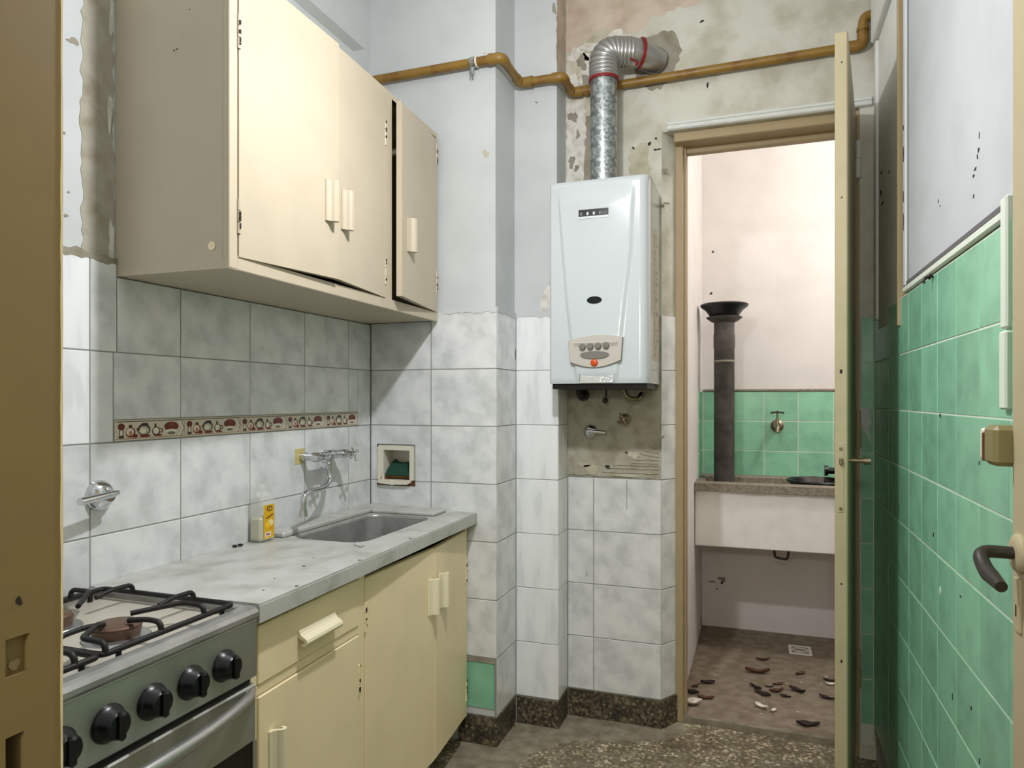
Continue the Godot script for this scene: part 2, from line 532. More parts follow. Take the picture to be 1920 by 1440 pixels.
	M.sink_concrete = bumpy(mat(Color(0.64, 0.60, 0.53), 0.9, 0, noise_tex(0.06, [grey(0.72), grey(1.0)], 3, FastNoiseLite.TYPE_SIMPLEX_SMOOTH, 0.0, 256, 89), 3.0), plaster_bump, 0.8)
	M.vent_pipe = mat(Color(0.35, 0.34, 0.335), 0.6, 0, noise_tex(0.012, [Color(0.62, 0.6, 0.58), Color(0.9, 0.88, 0.85), grey(1.0)], 5, FastNoiseLite.TYPE_SIMPLEX_SMOOTH, 10.0, 256, 97), 3.0)
	M.leaf_brown = mat(Color(0.36, 0.24, 0.17), 0.8)
	M.leaf_dark = mat(Color(0.16, 0.11, 0.09), 0.8)
	M.paper = mat(Color(0.88, 0.85, 0.80), 0.8)
	M.handle_iron = bumpy(mat(Color(0.20, 0.185, 0.165), 0.42, 0.3), soft_bump, 0.3)
	M.lock_olive = mat(Color(0.50, 0.47, 0.30), 0.5)
	var clear := StandardMaterial3D.new()
	clear.albedo_color = Color(0.93, 0.94, 0.9, 0.22)
	clear.transparency = BaseMaterial3D.TRANSPARENCY_ALPHA
	clear.roughness = 0.1
	M.bottle = clear
	M.liquid = mat(Color(0.76, 0.74, 0.62), 0.2)
	M.border = print_mat(border_print(), 0.3)
	M.bottle_label = print_mat(bottle_print(), 0.4)
	M.heater_label = print_mat(label_print(), 0.5)
	M.badge = print_mat(badge_print(), 0.3)
	M.side_label = print_mat(side_print(), 0.5)

func print_mat(im: Image, rough: float) -> StandardMaterial3D:
	var m := StandardMaterial3D.new()
	m.albedo_texture = ImageTexture.create_from_image(im)
	m.roughness = rough
	return m

func dot(im: Image, cx: float, cy: float, rx: float, ry: float, c: Color) -> void:
	for y in range(maxi(0, int(cy - ry)), mini(im.get_height(), int(cy + ry) + 1)):
		for x in range(maxi(0, int(cx - rx)), mini(im.get_width(), int(cx + rx) + 1)):
			if pow((x - cx) / rx, 2) + pow((y - cy) / ry, 2) <= 1.0:
				im.set_pixel(x, y, c)

func bar(im: Image, x: int, y: int, w: int, h: int, c: Color) -> void:
	im.fill_rect(Rect2i(x, y, w, h), c)

func border_print() -> Image:      # kitchenware frieze: vase, pot, jug, cup, plate of fruit
	var im := Image.create(320, 72, false, Image.FORMAT_RGBA8)
	var bg := Color(0.80, 0.76, 0.68)
	var red := Color(0.42, 0.12, 0.08)
	var brown := Color(0.30, 0.20, 0.13)
	var dark := Color(0.17, 0.14, 0.11)
	var pale := Color(0.88, 0.85, 0.78)
	im.fill(bg)
	bar(im, 0, 2, 320, 3, brown)
	bar(im, 0, 66, 320, 3, Color(0.55, 0.45, 0.36))
	dot(im, 22, 22, 15, 13, dark); dot(im, 22, 21, 11, 9, red); dot(im, 22, 45, 10, 16, brown); dot(im, 22, 45, 6, 12, pale); dot(im, 22, 60, 13, 5, dark)
	dot(im, 62, 44, 22, 19, red); dot(im, 60, 42, 17, 14, pale); dot(im, 62, 46, 8, 9, Color(0.72, 0.5, 0.38)); dot(im, 62, 21, 9, 6, brown); dot(im, 82, 58, 13, 7, red)
	dot(im, 122, 36, 30, 22, dark); dot(im, 122, 38, 24, 16, Color(0.72, 0.70, 0.6)); dot(im, 118, 40, 14, 10, pale); dot(im, 126, 16, 18, 6, dark); dot(im, 96, 34, 8, 5, brown); dot(im, 128, 60, 26, 5, red)
	dot(im, 180, 44, 20, 18, brown); dot(im, 179, 42, 14, 13, pale); dot(im, 203, 42, 10, 9, brown); dot(im, 202, 42, 5, 5, bg); dot(im, 176, 22, 5, 9, dark); dot(im, 188, 60, 20, 4, red)
	dot(im, 254, 28, 36, 19, red); dot(im, 236, 24, 10, 9, brown); dot(im, 256, 20, 11, 9, Color(0.55, 0.18, 0.1)); dot(im, 274, 26, 10, 8, brown); dot(im, 254, 46, 30, 8, pale); dot(im, 254, 54, 20, 6, Color(0.45, 0.42, 0.36))
	for k in 60:
		var y := 6 + k
		var x := int(292 + 16 * (1.0 - absf(k - 30) / 30.0))
		bar(im, x, y, 9, 1, pale)
		bar(im, x + 10, y, 3, 1, brown)
	return im

func bottle_print() -> Image:
	var im := Image.create(64, 220, false, Image.FORMAT_RGBA8)
	im.fill(Color(0.87, 0.68, 0.10))
	dot(im, 34, 26, 18, 18, Color(0.35, 0.22, 0.06)); dot(im, 34, 26, 12, 12, Color(0.88, 0.72, 0.2)); bar(im, 30, 12, 5, 30, Color(0.4, 0.25, 0.08))
	for k in 40:
		bar(im, 12 + k, 84 - k / 2, 8, 6, Color(0.45, 0.22, 0.08))
	dot(im, 40, 120, 18, 22, Color(0.93, 0.86, 0.62)); dot(im, 22, 128, 14, 20, Color(0.95, 0.78, 0.12))
	dot(im, 42, 150, 14, 12, Color(0.88, 0.6, 0.1))
	bar(im, 8, 176, 36, 30, Color(0.93, 0.9, 0.85)); bar(im, 14, 184, 22, 14, Color(0.62, 0.2, 0.22)); bar(im, 18, 188, 12, 3, Color(0.9, 0.85, 0.8))
	bar(im, 0, 214, 64, 6, Color(0.9, 0.82, 0.5))
	return im

func label_print() -> Image:
	var im := Image.create(256, 96, false, Image.FORMAT_RGBA8)
	im.fill(Color(0.90, 0.92, 0.91))
	var g := Color(0.42, 0.41, 0.34)
	bar(im, 80, 2, 84, 4, Color(0.4, 0.22, 0.2))
	var r := RandomNumberGenerator.new()
	r.seed = 5
	for row in 9:
		bar(im, 2, 12 + row * 9, 9, 7, Color(0.30, 0.29, 0.2))
		var x := 16
		while x < 160:
			var w := r.randi_range(4, 14)
			bar(im, x, 14 + row * 9, w, 4, g if row % 4 else Color(0.5, 0.47, 0.2))
			x += w + 3
	for row in 8:
		var x := 172
		while x < 246:
			var w := r.randi_range(4, 16)
			if r.randf() < 0.75:
				bar(im, x, 14 + row * 10, w, 5, Color(0.36, 0.37, 0.38))
			x += w + 4
	return im

func badge_print() -> Image:
	var im := Image.create(160, 44, false, Image.FORMAT_RGBA8)
	im.fill(Color(0.08, 0.09, 0.10))
	for k in 4:
		var c := Color(0.55, 0.57, 0.58) if k == 0 or k == 3 else Color(0.85, 0.87, 0.88)
		dot(im, 14 + k * 34, 20, 6, 8, c)
		dot(im, 16 + k * 34, 20, 3, 4, Color(0.2, 0.21, 0.22) if k % 3 == 0 else Color(0.7, 0.72, 0.72))
	bar(im, 120, 14, 34, 14, Color(0.25, 0.27, 0.28))
	bar(im, 0, 33, 160, 11, Color(0.82, 0.85, 0.86))
	return im

func side_print() -> Image:
	var im := Image.create(48, 512, false, Image.FORMAT_RGBA8)
	im.fill(Color(0.80, 0.77, 0.70))
	var r := RandomNumberGenerator.new()
	r.seed = 9
	var y := 10
	while y < 500:
		var h := r.randi_range(10, 34)
		bar(im, 10 + r.randi_range(0, 4), y, 5, h, Color(0.5, 0.42, 0.36))
		if r.randf() < 0.6:
			bar(im, 24, y + 2, 4, h - 4, Color(0.58, 0.5, 0.44))
		if r.randf() < 0.3:
			bar(im, 33, y, 6, h / 2, Color(0.3, 0.28, 0.26))
		y += h + 6
	return im

# ---------------------------------------------------------------- shell
func structure(called: String, label: String, st: SurfaceTool, m: Material) -> MeshInstance3D:
	return single(called, st, m, label, called.get_slice("_", 0), Vector3.ZERO, "", "structure")

var wall_left: Node3D
var wall_corner: Node3D
var wall_pilaster: Node3D
var wall_back: Node3D
var wall_right: Node3D
var wall_laundry_left: Node3D
var wall_laundry_back: Node3D
var floor_kitchen: Node3D
var floor_laundry: Node3D

func build_shell() -> void:
	ORG = Vector3.ZERO
	T = lying(0)
	var st := S()
	slab(st, -1.5, 1.5, -1.8, 2.69, -0.12, 0.0)
	floor_kitchen = structure("floor", "worn grey speckled terrazzo floor of the kitchen", st, M.terrazzo)
	st = S()
	slab(st, -0.45, 1.5, 2.692, 3.95, -0.12, 0.02, 0.004)
	floor_laundry = structure("floor", "dirty brown cement floor of the laundry, strewn with flakes", st, M.floor_dirty)
	st = S()
	slab(st, -1.5, 1.5, -1.8, 3.95, 2.75, 2.87)
	structure("ceiling", "plain white ceiling above kitchen and laundry", st, M.ceiling)
	st = S()
	slab(st, -1.48, -1.361, -1.7, 2.74, 0.0, 2.75)
	wall_left = structure("wall_left", "white plaster wall behind stove and sink, tiled in grey marble pattern", st, M.plaster)
	# corner block: a box with the niche of the soap dish left open
	st = S()
	var d0 := 2.274
	slab(st, -1.361, -1.308, d0, d0 + 0.075, 0, 2.75)
	slab(st, -1.182, -0.865, d0, d0 + 0.075, 0, 2.75)
	slab(st, -1.308, -1.182, d0, d0 + 0.075, 0, 0.897)
	slab(st, -1.308, -1.182, d0, d0 + 0.075, 1.022, 2.75)
	slab(st, -1.361, -0.865, d0 + 0.075, 2.74, 0, 2.75)
	wall_corner = structure("wall_corner", "projecting end wall to the right of the wall cabinet, white over grey tiles", st, M.plaster)
	st = S()
	slab(st, -0.865, -0.702, 2.474, 2.74, 0, 2.75)
	wall_pilaster = structure("wall_pilaster", "narrow stepped pier left of the water heater, white over pale tiles", st, M.plaster)
	st = S()
	prism(st, PackedVector2Array([Vector2(-0.702, 2.603), Vector2(-0.342, 2.603), Vector2(-0.300, 2.676), Vector2(-0.300, 2.74), Vector2(-0.702, 2.74)]), 0, 2.75)
	slab(st, -0.342, 0.31, 2.603, 2.739, 2.17, 2.75)
	slab(st, 0.31, 1.5, 2.603, 2.74, 0, 2.75)
	wall_back = structure("wall_back", "damp-stained wall behind the water heater with the laundry doorway", st, M.plaster_old)
	st = S()
	slab(st, 0.36, 0.48, -1.7, 2.603, 0, 1.47)
	slab(st, 0.357, 0.48, -1.7, 2.064, 1.47, 2.75)
	slab(st, 0.45, 0.48, 2.064, 2.603, 1.47, 2.75)
	slab(st, 0.357, 0.45, 2.53, 2.603, 1.47, 2.75)
	wall_right = structure("wall_right", "white plaster wall over mint green tiles beside the open door", st, M.plaster_right)
	st = S()
	slab(st, -1.361, -0.605, 0.26, 0.44, 0, 2.75)
	slab(st, -0.605, 0.357, 0.26, 0.44, 2.2105, 2.75)
	structure("wall_front", "wall with the doorway one looks through into the kitchen", st, M.plaster)
	st = S()
	slab(st, -1.361, 0.36, -1.7, -1.6, 0, 2.75)
	structure("wall_hall", "end wall of the hall in front of the kitchen", st, M.hall)
	st = S()
	slab(st, -0.42, -0.29, 2.74, 3.9, 0, 2.75)
	wall_laundry_left = structure("wall_laundry_left", "rough cream wall on the left of the laundry", st, M.plaster_pink)
	st = S()
	slab(st, -0.42, 1.42, 3.788, 3.9, 0, 2.75)
	wall_laundry_back = structure("wall_laundry_back", "pale pink plaster wall over green tiles behind the laundry sink", st, M.plaster_pink)
	st = S()
	slab(st, 1.3, 1.42, 2.74, 3.788, 0, 2.75)
	structure("wall_laundry_right", "plaster wall at the far right of the laundry", st, M.plaster_pink)
	# painted beam and boarded opening beyond the white wall
	T = facing_right_wall(0.352)
	st = S()
	slab(st, -2.53, -2.068, 2.345, 2.5, -0.03, 0.018, 0.004)
	structure("trim", "white painted lintel beam above the narrow board by the gas pipe end", st, M.trim_white)
	st = S()
	slab(st, -2.50, -2.13, 1.415, 2.343, -0.025, 0.0, 0.003)
	var board := structure("trim", "tall white painted board set in the wall beyond the white plaster", st, M.trim_white)
	st = S()
	slab(st, -2.53, -2.50, 1.45, 2.343, -0.02, 0.008, 0.004)
	obj("moulding", st, M.trim_white, board)
	st = S()
	slab(st, -2.145, -2.128, 1.395, 2.34, -0.03, 0.006, 0.002)
	obj("edge_strip", st, M.frame_paint, board, "brown edge strip beside the dark gap")
	st = S()
	slab(st, -2.068, -2.04, 1.49, 2.748, -0.004, 0.004, 0.003)
	structure("trim", "white rounded plaster corner strip at the end of the white wall", st, M.plaster)
	# capping of the green tiles, white corner strip near the door leaf
	st = S()
	slab(st, -2.062, -1.262, 1.472, 1.488, -0.005, 0.006, 0.003)
	structure("trim", "white capping strip along the top of the green tiled wall", st, M.grout_white)
	st = S()
	slab(st, -2.062, -1.262, 1.490, 1.501, -0.005, 0.001, 0.001)  # dark strip stands for the shadow line over the capping
	structure("trim", "dark grey strip painted for the shadow line above the capping of the green tiles", st, M.shadow_crack_grey)
	st = S()
	slab(st, -1.263, -1.235, 1.305, 1.505, -0.004, 0.008, 0.003)
	structure("trim", "upper length of white edging strip where green tiles meet the door", st, M.grout_white)
	st = S()
	slab(st, -1.265, -1.235, 1.183, 1.302, -0.004, 0.009, 0.003)
	structure("trim", "lower length of white edging strip where green tiles meet the door", st, M.grout_white)
	# granite skirting
	T = facing_camera(2.266)
	st = S()
	slab(st, -1.0, -0.856, 0.001, 0.1, -0.007, 0.003, 0.002)
	structure("baseboard_corner", "speckled granite skirting below the green patch", st, M.granite)
	T = facing_left_wall(-0.857)
	st = S()
	slab(st, 2.266, 2.462, 0.001, 0.1, -0.007, 0.002, 0.002)
	structure("baseboard_return", "speckled granite skirting on the side of the end wall", st, M.granite)
	T = facing_camera(2.466)
	st = S()
	slab(st, -0.853, -0.692, 0.001, 0.1, -0.007, 0.003, 0.002)
	structure("baseboard_pilaster", "speckled granite skirting of the narrow pier", st, M.granite)
	T = facing_left_wall(-0.694)
	st = S()
	slab(st, 2.467, 2.59, 0.001, 0.1, -0.007, 0.002, 0.002)
	structure("baseboard_step", "speckled granite skirting on the side of the narrow pier", st, M.granite)
	T = lying(0)
	st = S()
	prism(st, PackedVector2Array([Vector2(-0.690, 2.602), Vector2(-0.690, 2.591), Vector2(-0.340, 2.591), Vector2(-0.292, 2.669), Vector2(-0.300, 2.675), Vector2(-0.344, 2.602)]), 0.001, 0.1)
	structure("baseboard_back", "long speckled granite skirting under the water heater", st, M.granite)

# ---------------------------------------------------------------- tiles: every one a part of its wall
func tile(parent: Node3D, u0: float, u1: float, v0: float, v1: float, m: Material, called := "tile", gap := 0.0026, th := 0.007, proud := 0.0) -> void:
	var g := gap / 2
	u0 += g; u1 -= g; v0 += g; v1 -= g
	var b := 0.0014
	var w1 := proud + rng.randf_range(-0.0003, 0.0003)
	var w0 := w1 - th
	var st := S()
	quad(st, Vector3(u0 + b, v0 + b, w1), Vector3(u1 - b, v0 + b, w1), Vector3(u1 - b, v1 - b, w1), Vector3(u0 + b, v1 - b, w1), Vector3(0, 0, 1), true)
	var o := [Vector2(u0, v0), Vector2(u1, v0), Vector2(u1, v1), Vector2(u0, v1)]
	var i := [Vector2(u0 + b, v0 + b), Vector2(u1 - b, v0 + b), Vector2(u1 - b, v1 - b), Vector2(u0 + b, v1 - b)]
	var n := [Vector3(0, -1, 0), Vector3(1, 0, 0), Vector3(0, 1, 0), Vector3(-1, 0, 0)]
	for k in 4:
		var j := (k + 1) % 4
		var w2 := w1 - b
		quad(st, Vector3(o[k].x, o[k].y, w2), Vector3(o[j].x, o[j].y, w2), Vector3(i[j].x, i[j].y, w1), Vector3(i[k].x, i[k].y, w1), (n[k] + Vector3(0, 0, 1)).normalized())
		quad(st, Vector3(o[k].x, o[k].y, w0), Vector3(o[j].x, o[j].y, w0), Vector3(o[j].x, o[j].y, w2), Vector3(o[k].x, o[k].y, w2), n[k])
	obj(called, st, m, parent)

func tile_cut(parent: Node3D, pts: Array, m: Material) -> void:
	var st := S()
	prism(st, PackedVector2Array(pts), -0.007, 0.0, false)
	obj("tile", st, m, parent)

func pick(list: Array) -> Material:
	return list[rng.randi() % list.size()]

func bed(parent: Node3D, u0: float, u1: float, v0: float, v1: float, m: Material, w0 := -0.008, w1 := -0.0012) -> void:
	var st := S()
	slab(st, u0, u1, v0, v1, w0, w1)
	obj("grout", st, m, parent)

func build_tiles() -> void:
	ORG = Vector3.ZERO
	var rows := [0.1025, 0.3025, 0.5025, 0.7025, 0.9025, 1.1025, 1.3025, 1.5025]
	# left wall
	T = facing_left_wall(-1.353)
	bed(wall_left, 0.6, 1.186, 0.5, 1.5, M.grout)
	bed(wall_left, 1.186, 2.268, 0.5, 1.470, M.grout)
	var us := [0.62, 0.869, 1.119, 1.369, 1.620, 1.871, 2.121, 2.265]
	for i in us.size() - 1:
		var a: float = us[i]
		var b: float = us[i + 1]
		tile(wall_left, a, b, 0.7025, 0.9025, pick(M.tile))
		tile(wall_left, a, b, 0.9025, 1.1025, pick(M.tile))
		if i == 2:
			tile(wall_left, a, 1.177, 1.1025, 1.3025, M.tile[1])
			tile(wall_left, 1.177, b, 1.1515, 1.3025, M.tile[2], "tile", 0.0016)
			tile(wall_left, a, 1.186, 1.3025, 1.5025, M.tile[1])
			tile(wall_left, 1.186, b, 1.3025, 1.471, M.tile[3])
		elif b < 1.15:
			tile(wall_left, a, b, 1.1025, 1.3025, M.tile_pale[i % 3])
			tile(wall_left, a, b, 1.3025, 1.5025, M.tile_pale[(i + 1) % 3])
		elif i == us.size() - 2:
			tile(wall_left, 2.178, b, 1.1025, 1.3025, pick(M.tile))
			tile(wall_left, a, b, 1.3025, 1.471, pick(M.tile))
			tile(wall_left, a, 2.178, 1.1515, 1.3025, pick(M.tile), "tile", 0.0016)
		else:
			tile(wall_left, a, b, 1.1515, 1.3025, pick(M.tile), "tile", 0.0016)
			tile(wall_left, a, b, 1.3025, 1.471, pick(M.tile))
	for k in 5:
		tile(wall_left, 1.178 + 0.2 * k, 1.378 + 0.2 * k, 1.104, 1.1515, M.border, "border_tile", 0.0012, 0.009, 0.003)
	# end wall
	T = facing_camera(2.266)
	bed(wall_corner, -1.352, -1.326, 0.7, 1.5, M.grout)
	bed(wall_corner, -1.17, -0.859, 0.3, 1.5, M.grout)
	bed(wall_corner, -1.326, -1.17, 0.7, 0.884, M.grout)
	bed(wall_corner, -1.326, -1.17, 1.034, 1.5, M.grout)
	for r in range(3, 7):
		if r == 3:
			tile_cut(wall_corner, [Vector2(-1.350, 0.7038), Vector2(-1.1093, 0.7038), Vector2(-1.1093, 0.9012), Vector2(-1.170, 0.9012), Vector2(-1.170, 0.883), Vector2(-1.326, 0.883), Vector2(-1.326, 0.9012), Vector2(-1.350, 0.9012)], M.tile[0])
		elif r == 4:
			tile_cut(wall_corner, [Vector2(-1.350, 0.9038), Vector2(-1.326, 0.9038), Vector2(-1.326, 1.034), Vector2(-1.170, 1.034), Vector2(-1.170, 0.9038), Vector2(-1.1093, 0.9038), Vector2(-1.1093, 1.1012), Vector2(-1.350, 1.1012)], M.tile[4])
		else:
			tile(wall_corner, -1.352, -1.108, rows[r], rows[r + 1], pick(M.tile))
	for r in range(1, 7):
		tile(wall_corner, -1.108, -0.857, rows[r], rows[r + 1], M.tile[(r * 2) % 6])
	# the tile that fell off shows an older green one
	tile(wall_corner, -1.02, -0.868, 0.125, 0.283, M.green[4], "old_green_tile", 0.0, 0.004, -0.004)
	var st := S()
	slab(st, -1.05, -0.866, 0.284, 0.3015, -0.008, -0.0015)
	obj("mortar", st, M.plaster_dark, wall_corner)
	T = facing_left_wall(-0.857)
	bed(wall_corner, 2.267, 2.466, 0.1, 1.5, M.grout)
	for r in 7:
		tile(wall_corner, 2.2665, 2.4655, rows[r], rows[r + 1], M.tile[(r * 5 + 1) % 6])
	# pier
	T = facing_camera(2.466)
	bed(wall_pilaster, -0.856, -0.696, 0.1, 1.5, M.grout)
	for r in 7:
		tile(wall_pilaster, -0.8565, -0.694, rows[r], rows[r + 1], M.tile_pale[r % 3], "tile", 0.0018)
	T = facing_left_wall(-0.694)
	bed(wall_pilaster, 2.467, 2.595, 0.1, 1.5, M.grout)
	for r in 7:
		tile(wall_pilaster, 2.4665, 2.5945, rows[r], rows[r + 1], M.tile_pale[(r + 1) % 3], "tile", 0.0018)
	# heater wall
	T = facing_camera(2.595)
	bed(wall_back, -0.693, -0.344, 0.1, 0.905, M.grout)
	for r in 4:
		tile(wall_back, -0.6935, -0.593, rows[r], rows[r + 1], M.tile[(r + 3) % 6])
		tile(wall_back, -0.593, -0.342, rows[r], rows[r + 1], M.tile[(r * 2 + 1) % 6])
	T = frame(Vector3(-0.342, 0, -2.595), Vector3(0.045, 0, -0.075), Vector3.UP)
	bed(wall_back, 0.001, 0.086, 0.1, 1.5, M.grout)
	for r in 7:
		tile(wall_back, 0.0, 0.087, rows[r], rows[r + 1], M.tile[(r * 3 + 2) % 6])
	# right wall: green, 15 cm
	T = facing_right_wall(0.352)
	bed(wall_right, -2.594, -0.95, 0.1, 1.469, M.grout_white)
	for r in 9:
		for k in 11:
			var z0 := 0.943 + 0.1525 * k
			tile(wall_right, -minf(z0 + 0.1525, 2.594), -z0, 0.118 + 0.15 * r, 0.268 + 0.15 * r, M.green[(r * 7 + k * 3 + (r * k) % 4) % 5], "tile", 0.0024)
	T = facing_camera(2.595)
	bed(wall_back, 0.313, 0.352, 0.05, 1.465, M.grout_white)
	for r in 9:
		tile(wall_back, 0.313, 0.3515, 0.118 + 0.15 * r, 0.268 + 0.15 * r, M.green[r % 5], "tile", 0.0024)
	# laundry
	T = facing_camera(3.78)
	bed(wall_laundry_back, -0.282, 1.29, 0.79, 1.232, M.grout_white)
	for r in 3:
		for k in 6:
			tile(wall_laundry_back, -0.28 + 0.0 if k == 0 else -0.1454 + 0.16 * (k - 1), -0.1454 + 0.16 * k, 0.785 + 0.15 * r, 0.935 + 0.15 * r, M.green[(r * 2 + k) % 5], "tile", 0.0036)
	st = S()
	slab(st, -0.284, 1.29, 1.236, 1.247, -0.008, 0.004, 0.002)
	obj("capping", st, M.sink_concrete, wall_laundry_back)
	T = facing_left_wall(-0.282)
	bed(wall_laundry_left, 3.47, 3.779, 0.815, 1.232, M.grout_white)
	for r in 3:
		for k in 2:
			tile(wall_laundry_left, 3.47 + 0.155 * k, 3.625 + 0.154 * k, 0.815 if r == 0 else 0.785 + 0.15 * r, 0.935 + 0.15 * r, M.green[(r + k) % 5], "tile", 0.0036)

# ---------------------------------------------------------------- wear: flaked paint, bare mortar, holes, one painted shadow band (low relief on the walls)
func patch(parent: Node3D, pts: PackedVector2Array, m: Material, th := 0.0012, called := "plaster_patch") -> void:
	var st := S()
	prism(st, pts, -0.001, th, false)
	obj(called, st, m, parent)

func chips(parent: Node3D, list: Array, m: Material, called := "chip") -> void:      # each [u, v, ru, rv]
	for c in list:
		patch(parent, blob_outline(c[0], c[1], c[2], c[3], 0.5, 9), m, 0.0009, called)

func build_wear() -> void:
	ORG = Vector3.ZERO
	# heater wall
	T = facing_camera(2.603)
	patch(wall_back, ragged([Vector2(-0.701, 2.748), Vector2(-0.701, 2.52), Vector2(-0.62, 2.53), Vector2(-0.55, 2.56), Vector2(-0.45, 2.55), Vector2(-0.36, 2.60), Vector2(-0.2, 2.63), Vector2(-0.12, 2.748)], 0.012), M.stain_pink, 0.0006)
	patch(wall_back, blob_outline(-0.60, 2.42, 0.095, 0.14, 0.3, 46), M.stain_tan, 0.0011)
	patch(wall_back, blob_outline(-0.36, 2.44, 0.085, 0.105, 0.16, 40), M.plaster_dark, 0.0009)
	for c in [[-0.655, 2.50, 0.035, 0.03], [-0.625, 2.44, 0.03, 0.045], [-0.67, 2.40, 0.022, 0.03], [-0.58, 2.52, 0.05, 0.022], [-0.50, 2.545, 0.05, 0.02]]:
		patch(wall_back, blob_outline(c[0], c[1], c[2], c[3], 0.6, 22), M.plaster_white, 0.0022)
	for c in [[-0.64, 2.47, 0.02, 0.028], [-0.61, 2.40, 0.03, 0.03], [-0.59, 2.47, 0.02, 0.03]]:
		patch(wall_back, blob_outline(c[0], c[1], c[2], c[3], 0.5, 18), M.plaster_dark, 0.0026)
	patch(wall_back, ragged([Vector2(-0.70, 1.95), Vector2(-0.70, 2.33), Vector2(-0.628, 2.335), Vector2(-0.625, 2.2), Vector2(-0.634, 2.08), Vector2(-0.636, 1.95)], 0.006, 0.012), M.plaster_white, 0.0016)
	patch(wall_back, ragged([Vector2(-0.634, 1.95), Vector2(-0.63, 2.15), Vector2(-0.622, 2.34), Vector2(-0.56, 2.34), Vector2(-0.56, 1.95)], 0.003, 0.03), M.plaster_dark, 0.001)
	for c in [[-0.675, 2.27, 0.018, 0.022], [-0.655, 2.20, 0.006, 0.022], [-0.68, 2.10, 0.014, 0.02], [-0.66, 2.075, 0.012, 0.01], [-0.675, 2.0, 0.02, 0.018]]:
		patch(wall_back, blob_outline(c[0], c[1], c[2], c[3], 0.5, 14), M.plaster_dark, 0.002)
	patch(wall_back, ragged([Vector2(-0.46, 1.95), Vector2(-0.46, 2.13), Vector2(-0.40, 2.14), Vector2(-0.388, 2.06), Vector2(-0.38, 1.95)], 0.01, 0.02), M.stain_tan, 0.0008)
	chips(wall_back, [[-0.386, 2.134, 0.006, 0.009], [-0.362, 2.15, 0.004, 0.004], [-0.445, 2.125, 0.005, 0.006], [-0.645, 2.078, 0.007, 0.007], [-0.20, 2.55, 0.008, 0.004], [-0.36, 2.11, 0.012, 0.004], [-0.18, 2.32, 0.004, 0.01]], M.chip)
	chips(wall_back, [[-0.345, 1.90, 0.014, 0.006], [-0.325, 1.91, 0.012, 0.004], [-0.33, 2.03, 0.009, 0.009]], M.plaster_dark)
	# bare cement under the heater, with trowel ridges
	T = facing_camera(2.595)
	patch(wall_back, ragged([Vector2(-0.693, 0.912), Vector2(-0.693, 1.5), Vector2(-0.344, 1.5), Vector2(-0.344, 0.905)], 0.003, 0.02), M.cement, -0.0018, "bare_cement")
	for k in 11:
		var y := 0.925 + 0.013 * k + rng.randf_range(-0.003, 0.003)
		var x0 := -0.52 + 0.013 * k * (1.0 + 0.03 * k)
		if k < 3:
			x0 = -0.56 + 0.02 * k
		var st := S()
		var pts := []
		for j in 7:
			pts.append(Vector3(lerpf(x0 + 0.02 if k > 2 else x0, -0.352, j / 6.0), y + rng.randf_range(-0.002, 0.002) + (0.012 if k > 4 else 0.0) * pow(1.0 - j / 6.0, 2), -0.002))
		tube(st, pts, 0.0032, 6)
		obj("mortar_ridge", st, M.cement, wall_back)
	for c in [[-0.6, 0.935, 0.03, 0.016], [-0.63, 0.95, 0.02, 0.01], [-0.44, 0.992, 0.02, 0.014], [-0.47, 0.915, 0.05, 0.006]]:
		patch(wall_back, blob_outline(c[0], c[1], c[2], c[3], 0.35, 20), M.stain_tan, 0.0)
	chips(wall_back, [[-0.54, 0.945, 0.012, 0.006], [-0.47, 1.0, 0.004, 0.004]], M.chip)
	for c in [[-0.468, 0.79, 0.898], [-0.62, 0.53, 0.55]]:
		patch(wall_back, PackedVector2Array([Vector2(c[0] - 0.0008, c[1]), Vector2(c[0] + 0.0008, c[1]), Vector2(c[0] + 0.0012, c[2]), Vector2(c[0] - 0.0004, c[2])]), M.shadow_crack_grey, 0.0006, "crack")
	# upper pier and end wall
	T = facing_left_wall(-0.702)
	patch(wall_pilaster, ragged([Vector2(2.475, 2.748), Vector2(2.475, 2.42), Vector2(2.53, 2.38), Vector2(2.60, 2.40), Vector2(2.60, 2.748)], 0.01), M.stain_pink, 0.0006)
	T = facing_camera(2.474)
	chips(wall_pilaster, [[-0.712, 2.62, 0.006, 0.02], [-0.78, 2.29, 0.005, 0.004], [-0.725, 1.62, 0.004, 0.02], [-0.716, 1.515, 0.012, 0.004]], M.plaster_dark)
	patch(wall_pilaster, blob_outline(-0.735, 1.56, 0.028, 0.05, 0.4, 24), M.plaster_white, 0.0008)
	T = facing_camera(2.274)
	chips(wall_corner, [[-0.905, 2.40, 0.006, 0.004], [-0.90, 2.05, 0.010, 0.014]], M.stain_tan)
	# ragged lower edge of the white paint over the tiles
	for w in [[wall_corner, facing_camera(2.266), -1.06, -0.858], [wall_corner, facing_left_wall(-0.857), 2.268, 2.465], [wall_pilaster, facing_camera(2.466), -0.855, -0.70]]:
		T = w[1]
		patch(w[0], ragged([Vector2(w[2], 1.5), Vector2(w[3], 1.497), Vector2(w[3], 1.515), Vector2(w[2], 1.518)], 0.004, 0.014), M.plaster, 0.0015, "paint_edge")
	T = facing_camera(2.466)
	chips(wall_pilaster, [[-0.715, 1.47, 0.003, 0.012]], M.chip)
	T = facing_left_wall(-0.857)
	chips(wall_corner, [[2.458, 1.36, 0.003, 0.022]], M.chip)
	T = facing_camera(2.266)
	chips(wall_corner, [[-0.86, 1.21, 0.003, 0.012], [-0.862, 1.06, 0.003, 0.007], [-0.88, 1.495, 0.003, 0.005]], M.plaster_white)
	# left wall: bare plaster band beside the cabinet
	T = facing_left_wall(-1.361)
